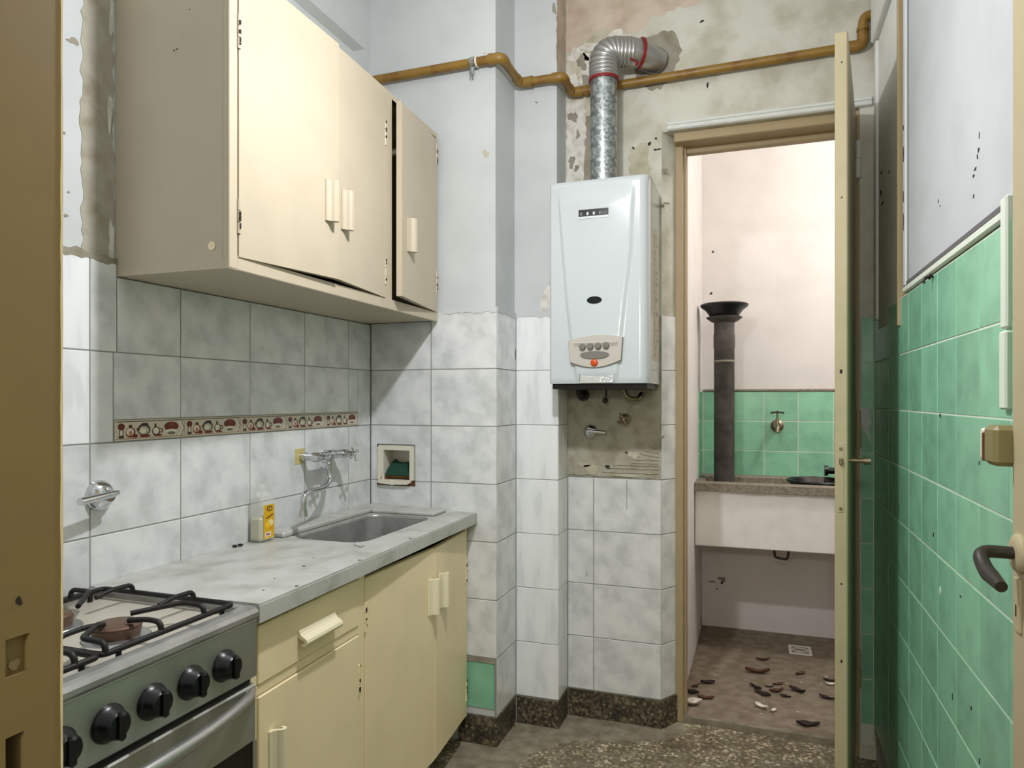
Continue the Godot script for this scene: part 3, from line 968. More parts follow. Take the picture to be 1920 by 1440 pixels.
	patch(wall_left, ragged([Vector2(1.105, 1.51), Vector2(1.105, 2.6), Vector2(1.182, 2.6), Vector2(1.182, 1.51)], 0.006, 0.016), M.cement, 0.0012, "bare_plaster")
	for c in [[1.176, 2.05, 0.004, 0.05], [1.172, 1.83, 0.006, 0.04], [1.176, 1.55, 0.007, 0.04]]:
		patch(wall_left, blob_outline(c[0], c[1], c[2], c[3], 0.4, 16), M.plaster_white, 0.003)
	patch(wall_left, ragged([Vector2(0.95, 1.497), Vector2(1.186, 1.497), Vector2(1.186, 1.512), Vector2(0.95, 1.522)], 0.004, 0.012), M.plaster_dark, 0.0082, "paint_edge")
	chips(wall_left, [[1.07, 1.58, 0.006, 0.003], [1.075, 1.63, 0.002, 0.003], [1.065, 1.75, 0.003, 0.003], [1.085, 1.95, 0.012, 0.008], [1.09, 2.13, 0.008, 0.006]], M.plaster_dark)
	patch(wall_left, PackedVector2Array([Vector2(1.2, 2.43), Vector2(2.165, 2.43), Vector2(2.235, 2.472), Vector2(1.2, 2.472)]), M.shadow_band_grey, 0.0008, "shadow_band")  # shade above the cabinet, painted as a flat grey strip
	# right wall marks
	T = facing_right_wall(0.357)
	chips(wall_right, [[-1.425, 1.632, 0.004, 0.004], [-1.432, 1.622, 0.003, 0.004], [-1.42, 1.655, 0.0015, 0.005], [-1.445, 1.605, 0.006, 0.0025], [-1.455, 1.596, 0.006, 0.002], [-1.455, 1.56, 0.003, 0.003], [-1.72, 1.62, 0.002, 0.004], [-1.705, 1.607, 0.002, 0.002]], M.chip)
	T = facing_right_wall(0.3475)
	chips(wall_right, [[-2.055, 1.83, 0.002, 0.02], [-2.055, 1.72, 0.002, 0.012], [-2.055, 1.66, 0.002, 0.018], [-2.055, 1.9, 0.002, 0.006]], M.chip)
	T = facing_right_wall(0.352)
	chips(wall_right, [[-1.74, 0.905, 0.004, 0.005], [-1.40, 1.09, 0.002, 0.003], [-1.52, 0.83, 0.006, 0.002], [-1.58, 0.62, 0.002, 0.005], [-1.45, 0.65, 0.004, 0.003], [-1.4, 0.58, 0.002, 0.004], [-1.68, 1.164, 0.004, 0.004]], M.chip)
	chips(wall_right, [[-1.68, 0.80, 0.006, 0.010]], M.grout_white)
	T = facing_right_wall(0.352)
	chips(wall_right, [[-2.30, 1.86, 0.006, 0.006], [-2.42, 1.80, 0.02, 0.004], [-2.45, 1.84, 0.01, 0.01], [-2.44, 1.90, 0.02, 0.003]], M.chip)
	# torn paint beside the narrow door
	T = facing_camera(2.595)
	patch(wall_back, ragged([Vector2(0.315, 1.165), Vector2(0.336, 1.165), Vector2(0.345, 1.12), Vector2(0.335, 1.105), Vector2(0.347, 1.045), Vector2(0.338, 1.06), Vector2(0.316, 1.11)], 0.002, 0.012), M.plaster, 0.001, "torn_paint")
	# laundry wall specks
	T = facing_camera(3.788)
	chips(wall_laundry_back, [[-0.245, 1.745, 0.006, 0.006], [-0.235, 1.96, 0.006, 0.005], [-0.19, 0.25, 0.007, 0.009], [-0.215, 0.215, 0.004, 0.004]], M.chip)
	chips(wall_laundry_back, [[-0.19, 0.268, 0.022, 0.014], [-0.24, 0.25, 0.014, 0.005]], M.plaster_dark)
	T = facing_left_wall(-0.29)
	chips(wall_laundry_left, [[2.86, 2.03, 0.003, 0.08], [3.72, 0.06, 0.02, 0.03]], M.chip)
	# smooth cement along the foot of the walls and on the threshold
	T = lying(0)
	patch(floor_kitchen, ragged([Vector2(-0.98, 2.30), Vector2(-0.86, 2.262), Vector2(-0.85, 2.46), Vector2(-0.69, 2.462), Vector2(-0.685, 2.588), Vector2(-0.33, 2.588), Vector2(-0.28, 2.685), Vector2(-0.25, 2.56), Vector2(-0.42, 2.46), Vector2(-0.62, 2.40), Vector2(-0.72, 2.28), Vector2(-0.80, 2.08), Vector2(-0.86, 1.6), Vector2(-0.98, 1.2)], 0.012, 0.03), M.floor_cement, 0.0008, "cement_strip")

# ---------------------------------------------------------------- doors
func build_doors() -> void:
	# frame of the laundry doorway
	var fr := thing("door", "brown painted frame of the laundry doorway", "door frame", Vector3(0, 0, -2.7), "", "structure")
	T = lying(0)
	var st := S()
	slab(st, -0.301, -0.272, 2.668, 2.738, 0.0, 2.165, 0.003)
	obj("jamb", st, M.frame_paint, fr)
	st = S()
	slab(st, -0.274, -0.262, 2.69, 2.738, 0.021, 2.15, 0.002)
	obj("door_stop", st, M.frame_paint, fr)
	st = S()
	slab(st, 0.30, 0.3115, 2.605, 2.738, 0.0, 2.165, 0.003)
	obj("jamb", st, M.frame_paint, fr)
	st = S()
	slab(st, -0.301, 0.312, 2.62, 2.738, 2.135, 2.17, 0.003)
	obj("head", st, M.frame_paint, fr)
	st = S()
	slab(st, -0.272, 0.30, 2.70, 2.735, 2.115, 2.136, 0.002)
	obj("door_stop", st, M.frame_paint, fr)
	st = S()
	T = facing_camera(2.603)
	extrude_u(st, PackedVector2Array([Vector2(2.170, 0), Vector2(2.170, 0.008), Vector2(2.174, 0.014), Vector2(2.181, 0.016), Vector2(2.184, 0.009), Vector2(2.187, 0.009), Vector2(2.190, 0.014), Vector2(2.199, 0.012), Vector2(2.203, 0.004), Vector2(2.204, 0)]), -0.32, 0.345)
	obj("head_moulding", st, M.trim_white, fr, "white moulding above the doorway")
	st = S()
	T = lying(0)
	prism(st, ragged([Vector2(-0.29, 2.692), Vector2(0.30, 2.692), Vector2(0.30, 2.66), Vector2(-0.28, 2.672)], 0.003, 0.03), 0.0, 0.022)
	obj("threshold", st, M.floor_cement, fr)
	# open leaf, seen almost on edge
	var hinge := Vector3(0.300, 0, -2.615)
	var free := Vector3(0.211, 0, -2.0)
	var leaf := thing("door", "cream painted narrow door standing open at the laundry doorway", "door", hinge, "", "structure")
	T = frame(Vector3(0.300, 0, -2.615), free - hinge, Vector3.UP)       # local u from hinge to free edge, w towards the laundry opening side
	if T.basis.z.x > 0:
		print("leaf faces +x")
	var L := (free - hinge).length()
	st = S()
	slab(st, 0.0, L, 0.03, 2.15, 0.0, -0.031 * signf(T.basis.z.x), 0.003)
	obj("leaf", st, M.door_paint, leaf)
	var sg := -signf(T.basis.z.x)        # thickness direction
	# edge fittings: lie on the free edge, u = L
	st = S()
	slab(st, L - 0.001, L + 0.0015, 0.905, 1.085, sg * 0.009, sg * 0.024, 0.001)
	obj("lock_plate", st, M.door_paint, leaf, "painted lock faceplate")
	st = S()
	slab(st, L, L + 0.008, 1.028, 1.046, sg * 0.011, sg * 0.020, 0.002)
	obj("latch", st, M.brass_dull, leaf)
	for y in [1.07, 0.915]:
		st = S()
		var keep := T
		T = T * Transform3D(Basis(Vector3(0, 0, 1), Vector3(0, 1, 0), Vector3(-1, 0, 0)).orthonormalized(), Vector3(L + 0.001, y, sg * 0.0165))
		lathe(st, [Vector2(0, -0.003), Vector2(0.004, -0.003), Vector2(0.004, 0.003), Vector2(0, 0.003)], 10)
		T = keep
		obj("screw", st, M.brass_dull, leaf)
	for c in [[1.27, 0.003, 0.005], [1.72, 0.0015, 0.002], [2.07, 0.0015, 0.002], [0.52, 0.002, 0.004], [0.72, 0.002, 0.002]]:
		st = S()
		slab(st, L, L + 0.0012, c[0] - c[2], c[0] + c[2], sg * 0.013, sg * (0.013 + 2 * c[1]), 0.0005)
		obj("paint_chip", st, M.chip, leaf)
	# spindle and knob on the right face (face towards the right wall)
	st = S()
	tube(st, [Vector3(L - 0.07, 1.035, 0.0), Vector3(L - 0.07, 1.035, -sg * 0.02), Vector3(L - 0.07, 1.035, -sg * 0.035)], [0.006, 0.006, 0.006], 10)
	tube(st, [Vector3(L - 0.07, 1.035, -sg * 0.035), Vector3(L - 0.07, 1.035, -sg * 0.052)], [0.010, 0.009], 12)
	obj("spindle", st, M.brass_dull, leaf)
	for y in [2.0, 1.10, 0.3]:
		st = S()
		tube(st, [Vector3(0.012, y - 0.065, -sg * 0.009), Vector3(0.012, y - 0.001, -sg * 0.009)], 0.0095, 12)
		tube(st, [Vector3(0.012, y + 0.001, -sg * 0.009), Vector3(0.012, y + 0.06, -sg * 0.009)], 0.0085, 12)
		obj("hinge", st, M.trim_white if y > 1.5 else M.frame_paint, leaf)
	# entry door: left jamb (with strike holes) and the leaf folded against the right wall
	var je := thing("door", "olive brown painted jamb with lock holes in the left foreground", "door frame", Vector3(-0.573, 0, -0.35), "", "structure")
	st = S()
	T = facing_left_wall(-0.573)
	var cuts := [[0.398, 0.4178, 0.9745, 1.0055], [0.399, 0.4135, 0.80, 0.926]]
	# the jamb is built round its two mortises
	slab(st, 0.255, 0.398, 0, 2.2, -0.03, 0.0, 0.0)
	slab(st, 0.4178, 0.4465, 0, 2.2, -0.03, 0.0, 0.0)
	slab(st, 0.398, 0.4178, 1.0055, 2.2, -0.03, 0.0, 0.0)
	slab(st, 0.398, 0.4178, 0.926, 0.9745, -0.03, 0.0, 0.0)
	slab(st, 0.4135, 0.4178, 0.80, 0.926, -0.03, 0.0, 0.0)
	slab(st, 0.398, 0.4178, 0, 0.80, -0.03, 0.0, 0.0)
	slab(st, 0.398, 0.4178, 0.974, 1.006, -0.03, -0.007, 0.0)
	obj("jamb", st, M.jamb, je)
	st = S()
	slab(st, 0.39, 0.4178, 0.78, 0.95, -0.034, -0.0302)
	obj("dark_slot", st, M.black, je)
	st = S()
	prism(st, ragged([Vector2(0.4453, 0.001), Vector2(0.4469, 0.001), Vector2(0.4469, 2.199), Vector2(0.4453, 2.199)], 0.0004, 0.02), -0.004, 0.0007)
	obj("worn_edge", st, M.cream_low, je, "thin pale worn edge")
	st = S()
	slab(st, 0.255, 0.4465, 2.2, 2.21, -0.03, 0.9, 0.0)
	obj("head", st, M.jamb, je)
	st = S()
	prism(st, blob_outline(0.4085, 1.034, 0.0026, 0.0035, 0.3, 10), -0.0008, 0.0006, false)
	obj("screw_hole", st, M.chip, je)
	st = S()
	prism(st, blob_outline(0.4095, 0.981, 0.004, 0.005, 0.3, 12), -0.0068, -0.006, false)
	obj("worn_wood", st, M.frame_paint, je)
	var fl := thing("door", "cream kitchen door folded open against the green tiled wall", "door", Vector3(0.33, 0, -0.3), "", "structure")
	T = facing_right_wall(0.318)
	st = S()
	slab(st, -1.115, -0.25, 0.02, 2.18, -0.028, 0.0, 0.002)
	obj("leaf", st, M.door_paint, fl)
	# lever handle on its rosette
	var keep2 := T
	T = frame(Vector3(0.318, 0.998, -1.085), Vector3(0, 0, 1), Vector3.UP)
	st = S()
	lathe(st, [Vector2(0.0, 0.0), Vector2(0.026, 0.0), Vector2(0.026, 0.003), Vector2(0.022, 0.007), Vector2(0.012, 0.008), Vector2(0.0, 0.008)], 24)
	obj("rosette", st, M.door_paint, fl)
	st = S()
	var path := rounded([Vector3(0, 0, 0.006), Vector3(0, 0.001, 0.047), Vector3(0.03, -0.018, 0.047), Vector3(0.085, -0.026, 0.044)], 0.018, 7)
	var rr := []
	for k in path.size():
		rr.append(lerpf(0.0082, 0.0102, float(k) / path.size()))
	rr[-1] = 0.007
	tube(st, path, rr, 14)
	obj("handle", st, M.handle_iron, fl, "dark worn iron lever handle")
	T = keep2
	st = S()
	slab(st, -1.10, -1.076, 0.895, 0.965, -0.001, 0.0035, 0.0015)
	obj("escutcheon", st, M.door_paint, fl)
	st = S()
	slab(st, -1.090, -1.087, 0.915, 0.93, 0.002, 0.0042, 0.0)
	obj("keyhole", st, M.chip, fl)
	# surface lock keep on the wall side of the leaf
	st = S()
	slab(st, -1.16, -1.112, 1.108, 1.163, -0.026, 0.022, 0.006)
	var lockbox := obj("rim_lock", st, M.lock_olive, fl, "chipped olive rim lock case")
	st = S()
	slab(st, -1.176, -1.161, 1.113, 1.158, -0.018, 0.022, 0.003)
	obj("lock_bolt", st, M.paper, lockbox)
	st = S()
	slab(st, -1.1625, -1.1575, 1.112, 1.152, -0.02, 0.0235, 0.001)
	obj("rust_line", st, M.rust, lockbox)

# ---------------------------------------------------------------- cabinets
# painted pull with a rolled nose; local frame: runs along u from 0 to len, nose towards -v
func pull(len_: float) -> SurfaceTool:
	var st := S()
	extrude_u(st, PackedVector2Array([Vector2(0.0, 0.0), Vector2(0.0, 0.004), Vector2(-0.006, 0.006), Vector2(-0.012, 0.011), Vector2(-0.015, 0.018), Vector2(-0.019, 0.023), Vector2(-0.025, 0.025), Vector2(-0.031, 0.022), Vector2(-0.034, 0.016), Vector2(-0.032, 0.010), Vector2(-0.028, 0.009), Vector2(-0.028, 0.013), Vector2(-0.025, 0.017), Vector2(-0.021, 0.014), Vector2(-0.018, 0.006), Vector2(-0.014, 0.0)]), 0.0, len_)
	return st

func upright() -> Transform3D:      # turns a pull to stand upright: u runs up, nose to +u
	return Transform3D(Basis(Vector3(0, 1, 0), Vector3(-1, 0, 0), Vector3(0, 0, 1)), Vector3.ZERO)

func barrel_hinge(parent: Node3D, u: float, y: float, m: Material, h := 0.075, w := 0.0015) -> void:
	var st := S()
	for k in 3:
		var a := y - h / 2 + h * k / 3.0
		tube(st, [Vector3(u, a + 0.001, w), Vector3(u, a + h / 3.0 - 0.001, w)], 0.0042, 8)
	var o := obj("hinge", st, m, parent)
	st = S()
	for k in 5:
		var a := y - h * 0.45 + h * 0.9 * rng.randf()
		slab(st, u - 0.002 + rng.randf_range(-0.002, 0.002), u + 0.0015, a, a + rng.randf_range(0.003, 0.012), w + 0.0034, w + 0.0052)
	obj("paint_chips", st, M.chip, o).set_meta("kind", "stuff")

# a hung door; local frame of the front, hinged at u, extending width along +u (dir 1) or -u (dir -1), opened by a degrees
func hung_door(root: Node3D, u: float, dir: float, width: float, y0: float, y1: float, a: float, m: Material, handle_at: float, handle_y: float, hinge_ys: Array, warp := 0.0) -> void:
	var keep := T
	T = T * Transform3D(Basis(Vector3.UP, deg_to_rad(-a * dir)), Vector3(u, 0, 0.002))
	var st := S()
	var e := dir * width
	if warp > 0.0:      # the lower edge rises towards the free side
		prism(st, PackedVector2Array([Vector2(0, y0 - warp), Vector2(e, y0), Vector2(e, y1), Vector2(0, y1)]), -0.018, 0.0)
	else:
		slab(st, minf(0.0, e), maxf(0.0, e), y0, y1, -0.018, 0.0, 0.002)
	var d := obj("door", st, m, root)
	var k2 := T
	T = T * Transform3D(Basis(), Vector3(dir * handle_at - 0.012, handle_y, 0.0)) * upright()
	var h := obj("handle", pull(0.105), M.cream if y0 > 1.0 else M.cream_handle, d)
	T = k2
	T = keep
	for y in hinge_ys:
		barrel_hinge(root, u, y, m)

func build_wall_cabinet() -> void:
	var t := thing("wall_cabinet", "cream painted wall cabinet with three ill-fitting doors above the sink", "cabinet", Vector3(-1.2, 1.472, -1.72))
	T = lying(0)
	var y0 := 1.472
	var y1 := 2.135
	var st := S()
	prism(st, PackedVector2Array([Vector2(-1.360, 1.187), Vector2(-1.0625, 1.187), Vector2(-1.0625, 1.204), Vector2(-1.360, 1.204)]), y0 + 0.001, y1 - 0.001)
	slab(st, -1.0635, -1.0460, 1.187, 1.2035, y0 + 0.001, y1 - 0.001, 0.0015)
	obj("side_panel", st, M.cream, t)
	st = S()
	prism(st, PackedVector2Array([Vector2(-1.360, 2.241), Vector2(-1.10, 2.241), Vector2(-1.10, 2.258), Vector2(-1.360, 2.258)]), y0, y1)
	obj("side_panel", st, M.cream, t)
	for yy in [[y0, y0 + 0.017, "bottom_panel"], [y1 - 0.017, y1, "top_panel"]]:
		st = S()
		prism(st, PackedVector2Array([Vector2(-1.360, 1.186), Vector2(-1.0455, 1.186), Vector2(-1.0795, 2.258), Vector2(-1.360, 2.258)]), yy[0], yy[1])
		obj(yy[2], st, M.cream, t)
	st = S()
	slab(st, -1.360, -1.352, 1.204, 2.241, y0 + 0.018, y1 - 0.018)
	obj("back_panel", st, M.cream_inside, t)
	T = frame(Vector3(-1.0444, 0, -1.186), Vector3(-0.0322, 0, -1), Vector3.UP)
	st = S()
	slab(st, 0.0005, 0.0265, y0 + 0.001, y1, -0.017, 0.0, 0.0015)
	slab(st, 0.684, 0.729, y0 + 0.001, y1, -0.017, 0.0, 0.0015)
	slab(st, 1.0635, 1.0725, y0 + 0.001, y1, -0.017, 0.0, 0.0015)
	slab(st, 0.0265, 1.0635, y0 + 0.0005, 1.503, -0.0168, -0.0002, 0.001)
	slab(st, 0.0265, 1.0635, 2.118, y1 - 0.0005, -0.0168, -0.0002, 0.001)
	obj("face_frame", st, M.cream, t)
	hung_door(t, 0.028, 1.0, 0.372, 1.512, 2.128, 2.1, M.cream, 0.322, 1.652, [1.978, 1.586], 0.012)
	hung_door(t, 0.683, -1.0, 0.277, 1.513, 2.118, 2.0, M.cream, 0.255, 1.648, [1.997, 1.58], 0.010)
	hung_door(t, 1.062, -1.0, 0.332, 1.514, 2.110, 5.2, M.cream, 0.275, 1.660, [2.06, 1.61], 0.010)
	st = S()
	slab(st, 1.0615, 1.0645, 2.03, 2.105, -0.001, 0.0012)
	obj("missing_paint", st, M.chip, t)
	# plugged hole and marks on the near side
	T = frame(Vector3(0, 0, -1.186), Vector3.RIGHT, Vector3.UP)
	st = S()
	T.origin = Vector3(-1.090, 1.521, -1.1868)
	lathe(st, [Vector2(0, 0), Vector2(0.009, 0), Vector2(0.0095, 0.0012), Vector2(0.0075, 0.0016), Vector2(0.0, 0.0014)], 16)
	obj("hole_plug", st, M.cream_low, t)
	T = facing_camera(1.1868)
	for c in [[-1.192, 1.949, 0.0018], [-1.184, 1.951, 0.0018], [-1.11, 1.478, 0.003], [-1.16, 1.477, 0.002], [-1.15, 2.03, 0.0012]]:
		st = S()
		prism(st, blob_outline(c[0], c[1], c[2], c[2], 0.4, 8), -0.0005, 0.0005, false)
		obj("chip", st, M.chip, t)

func build_base_cabinet() -> void:
	var t := thing("base_cabinet", "cream painted sink base cabinet with one drawer and three doors", "cabinet", Vector3(-1.15, 0, -1.69))
	T = lying(0)
	var st := S()
	slab(st, -1.345, -0.956, 1.122, 1.138, 0.095, 0.763)
	obj("side_panel", st, M.cream_low, t)
	st = S()
	slab(st, -1.345, -0.986, 2.240, 2.257, 0.095, 0.763)
	obj("side_panel", st, M.cream_low, t)
	st = S()
	prism(st, PackedVector2Array([Vector2(-1.345, 1.122), Vector2(-0.937, 1.122), Vector2(-0.967, 2.257), Vector2(-1.345, 2.257)]), 0.095, 0.112)
	obj("bottom_panel", st, M.cream_low, t)
	st = S()
	slab(st, -1.350, -1.345, 1.122, 2.257, 0.095, 0.763)
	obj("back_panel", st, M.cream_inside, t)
	st = S()
	prism(st, PackedVector2Array([Vector2(-1.30, 1.14), Vector2(-1.02, 1.14), Vector2(-1.04, 2.25), Vector2(-1.30, 2.25)]), 0.001, 0.095)
	obj("plinth", st, M.chip, t)
	T = frame(Vector3(-0.935, 0, -1.121), Vector3(-0.0262, 0, -1), Vector3.UP)
	st = S()
	slab(st, 0.0, 0.0175, 0.096, 0.764, -0.018, 0.0, 0.001)
	slab(st, 0.406, 0.4345, 0.096, 0.764, -0.018, 0.0, 0.001)
	slab(st, 1.1235, 1.1365, 0.096, 0.764, -0.018, 0.0, 0.001)
	slab(st, 0.0175, 1.1235, 0.754, 0.7635, -0.0178, -0.0003, 0.001)
	slab(st, 0.0175, 0.406, 0.613, 0.6325, -0.0178, -0.0003, 0.001)
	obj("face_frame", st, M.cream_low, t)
	st = S()
	slab(st, 0.019, 0.4045, 0.6345, 0.7505, -0.016, 0.0025, 0.002)
	slab(st, 0.03, 0.395, 0.64, 0.745, -0.32, -0.016)
	var dr := obj("drawer", st, M.cream_low, t)
	var keep := T
	T = T * Transform3D(Basis(), Vector3(0.148, 0.702, 0.0025))
	obj("handle", pull(0.142), M.cream_handle, dr)
	T = keep
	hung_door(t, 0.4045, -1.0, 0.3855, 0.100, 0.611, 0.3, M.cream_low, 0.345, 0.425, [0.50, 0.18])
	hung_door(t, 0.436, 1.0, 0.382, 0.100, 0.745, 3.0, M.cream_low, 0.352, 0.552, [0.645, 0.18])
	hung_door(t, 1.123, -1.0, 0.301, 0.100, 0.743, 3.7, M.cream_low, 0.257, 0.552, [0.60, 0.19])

func rounded_rect(x0: float, x1: float, z0: float, z1: float, r: float, n := 6) -> PackedVector2Array:
	var p := PackedVector2Array()
	for c in [[x1 - r, z1 - r, 0.0], [x0 + r, z1 - r, 1.0], [x0 + r, z0 + r, 2.0], [x1 - r, z0 + r, 3.0]]:
		for k in n + 1:
			var a: float = (c[2] + float(k) / n) * PI / 2
			p.append(Vector2(c[0] + r * cos(a), c[1] + r * sin(a)))
	return p

func build_counter() -> void:
	var t := thing("countertop", "worn grey marble worktop with raised rims and a sink cut-out", "worktop", Vector3(-1.14, 0.765, -1.69))
	T = lying(0)
	var x0 := -1.283
	var x1 := -1.040
	var z0 := 1.695
	var z1 := 2.150
	var r := 0.055
	var hole := rounded_rect(x0, x1, z0, z1, r)
	var mid := (x0 + x1) / 2
	# front and back halves round the cut-out
	var front := [Vector2(-0.911, 1.117), Vector2(-0.930, 2.2635), Vector2(mid, 2.2635)]
	var back := [Vector2(mid, 1.117), Vector2(-1.3515, 1.117), Vector2(-1.3515, 2.2635), Vector2(mid, 2.2635)]
	var fr := PackedVector2Array(front)
	fr.append(Vector2(mid, z1))
	for k in range(6, -1, -1):
		fr.append(hole[k])
	for k in range(27, 20, -1):
		fr.append(hole[k])
	fr.append(Vector2(mid, z0))
	fr.append(Vector2(mid, 1.117))
	var bk := PackedVector2Array()
	bk.append(Vector2(mid, 1.117)); bk.append(Vector2(-1.3515, 1.117)); bk.append(Vector2(-1.3515, 2.2635)); bk.append(Vector2(mid, 2.2635)); bk.append(Vector2(mid, z1))
	for k in range(7, 21):
		bk.append(hole[k])
	bk.append(Vector2(mid, z0))
	var st := S()
	prism(st, fr, 0.766, 0.799)
	prism(st, bk, 0.766, 0.799)
	obj("slab", st, M.marble_top, t)
	st = S()
	slab(st, -1.3512, -1.288, 1.682, 2.262, 0.799, 0.816, 0.005)
	obj("back_rim", st, M.marble_top, t)
	st = S()
	slab(st, -1.287, -1.045, 2.158, 2.262, 0.799, 0.813, 0.005)
	obj("end_rim", st, M.marble_top, t)
	st = S()
	prism(st, PackedVector2Array([Vector2(-0.9125, 1.118), Vector2(-0.9315, 2.262), Vector2(-1.02, 2.262), Vector2(-0.985, 1.118)]), 0.799, 0.8035)
	obj("front_rim", st, M.marble_top, t)
	for c in [[-0.925, 1.25, 0.005], [-0.927, 1.50, 0.005], [-0.935, 1.78, 0.004], [-1.0, 1.36, 0.004], [-1.03, 1.42, 0.005], [-1.02, 1.30, 0.003], [-1.06, 1.50, 0.003], [-0.97, 1.20, 0.003]]:
		st = S()
		prism(st, blob_outline(c[0], c[1], c[2] * 0.8, c[2] * 0.8, 0.6, 8), 0.798, 0.8042 if c[0] > -0.985 else 0.7996, false)
		obj("dark_speck", st, M.chip, t)
	st = S()
	tube(st, [Vector3(-1.06, 1.69, 0.7992), Vector3(-1.045, 1.665, 0.7992), Vector3(-1.03, 1.66, 0.7992), Vector3(-1.012, 1.645, 0.801), Vector3(-1.005, 1.65, 0.8033)], 0.0008, 4)
	obj("crack", st, M.chip, t)
	# stainless bowl hung under the cut-out
	var sk := thing("sink", "stainless steel bowl set into the marble worktop", "sink", Vector3(mid, 0.64, -(z0 + z1) / 2))
	st = S()
	var rings := []
	for l in [[0.0008, 0.7982], [0.0035, 0.7965], [0.005, 0.79], [0.007, 0.70], [0.012, 0.668], [0.028, 0.654], [0.06, 0.648], [0.115, 0.645]]:
		var inset: float = l[0]
		var p := rounded_rect(x0 + inset, x1 - inset, z0 + inset, z1 - inset, maxf(0.006, r - inset * 0.4) if inset < 0.06 else 0.01 + 0.3 * (0.125 - inset))
		var row := []
		for k in p.size() + 1:
			row.append(Vector3(p[k % p.size()].x, p[k % p.size()].y, l[1]))
		rings.append(row)
	var c := Vector3(mid, (z0 + z1) / 2, 0.645)
	var last := []
	for k in rings[0].size():
		last.append(c)
	rings.append(last)
	surf(st, rings, Vector3(mid, (z0 + z1) / 2, 1.1), true, true)
	obj("bowl", st, M.steel, sk)
	st = S()
	T = lying(0.6455)
	T.origin += Vector3(mid, 0, -(z0 + z1) / 2)
	lathe(st, [Vector2(0, 0), Vector2(0.036, 0), Vector2(0.036, 0.002), Vector2(0.028, 0.001), Vector2(0.0, 0.0008)], 20)
	obj("drain", st, M.chrome, sk)

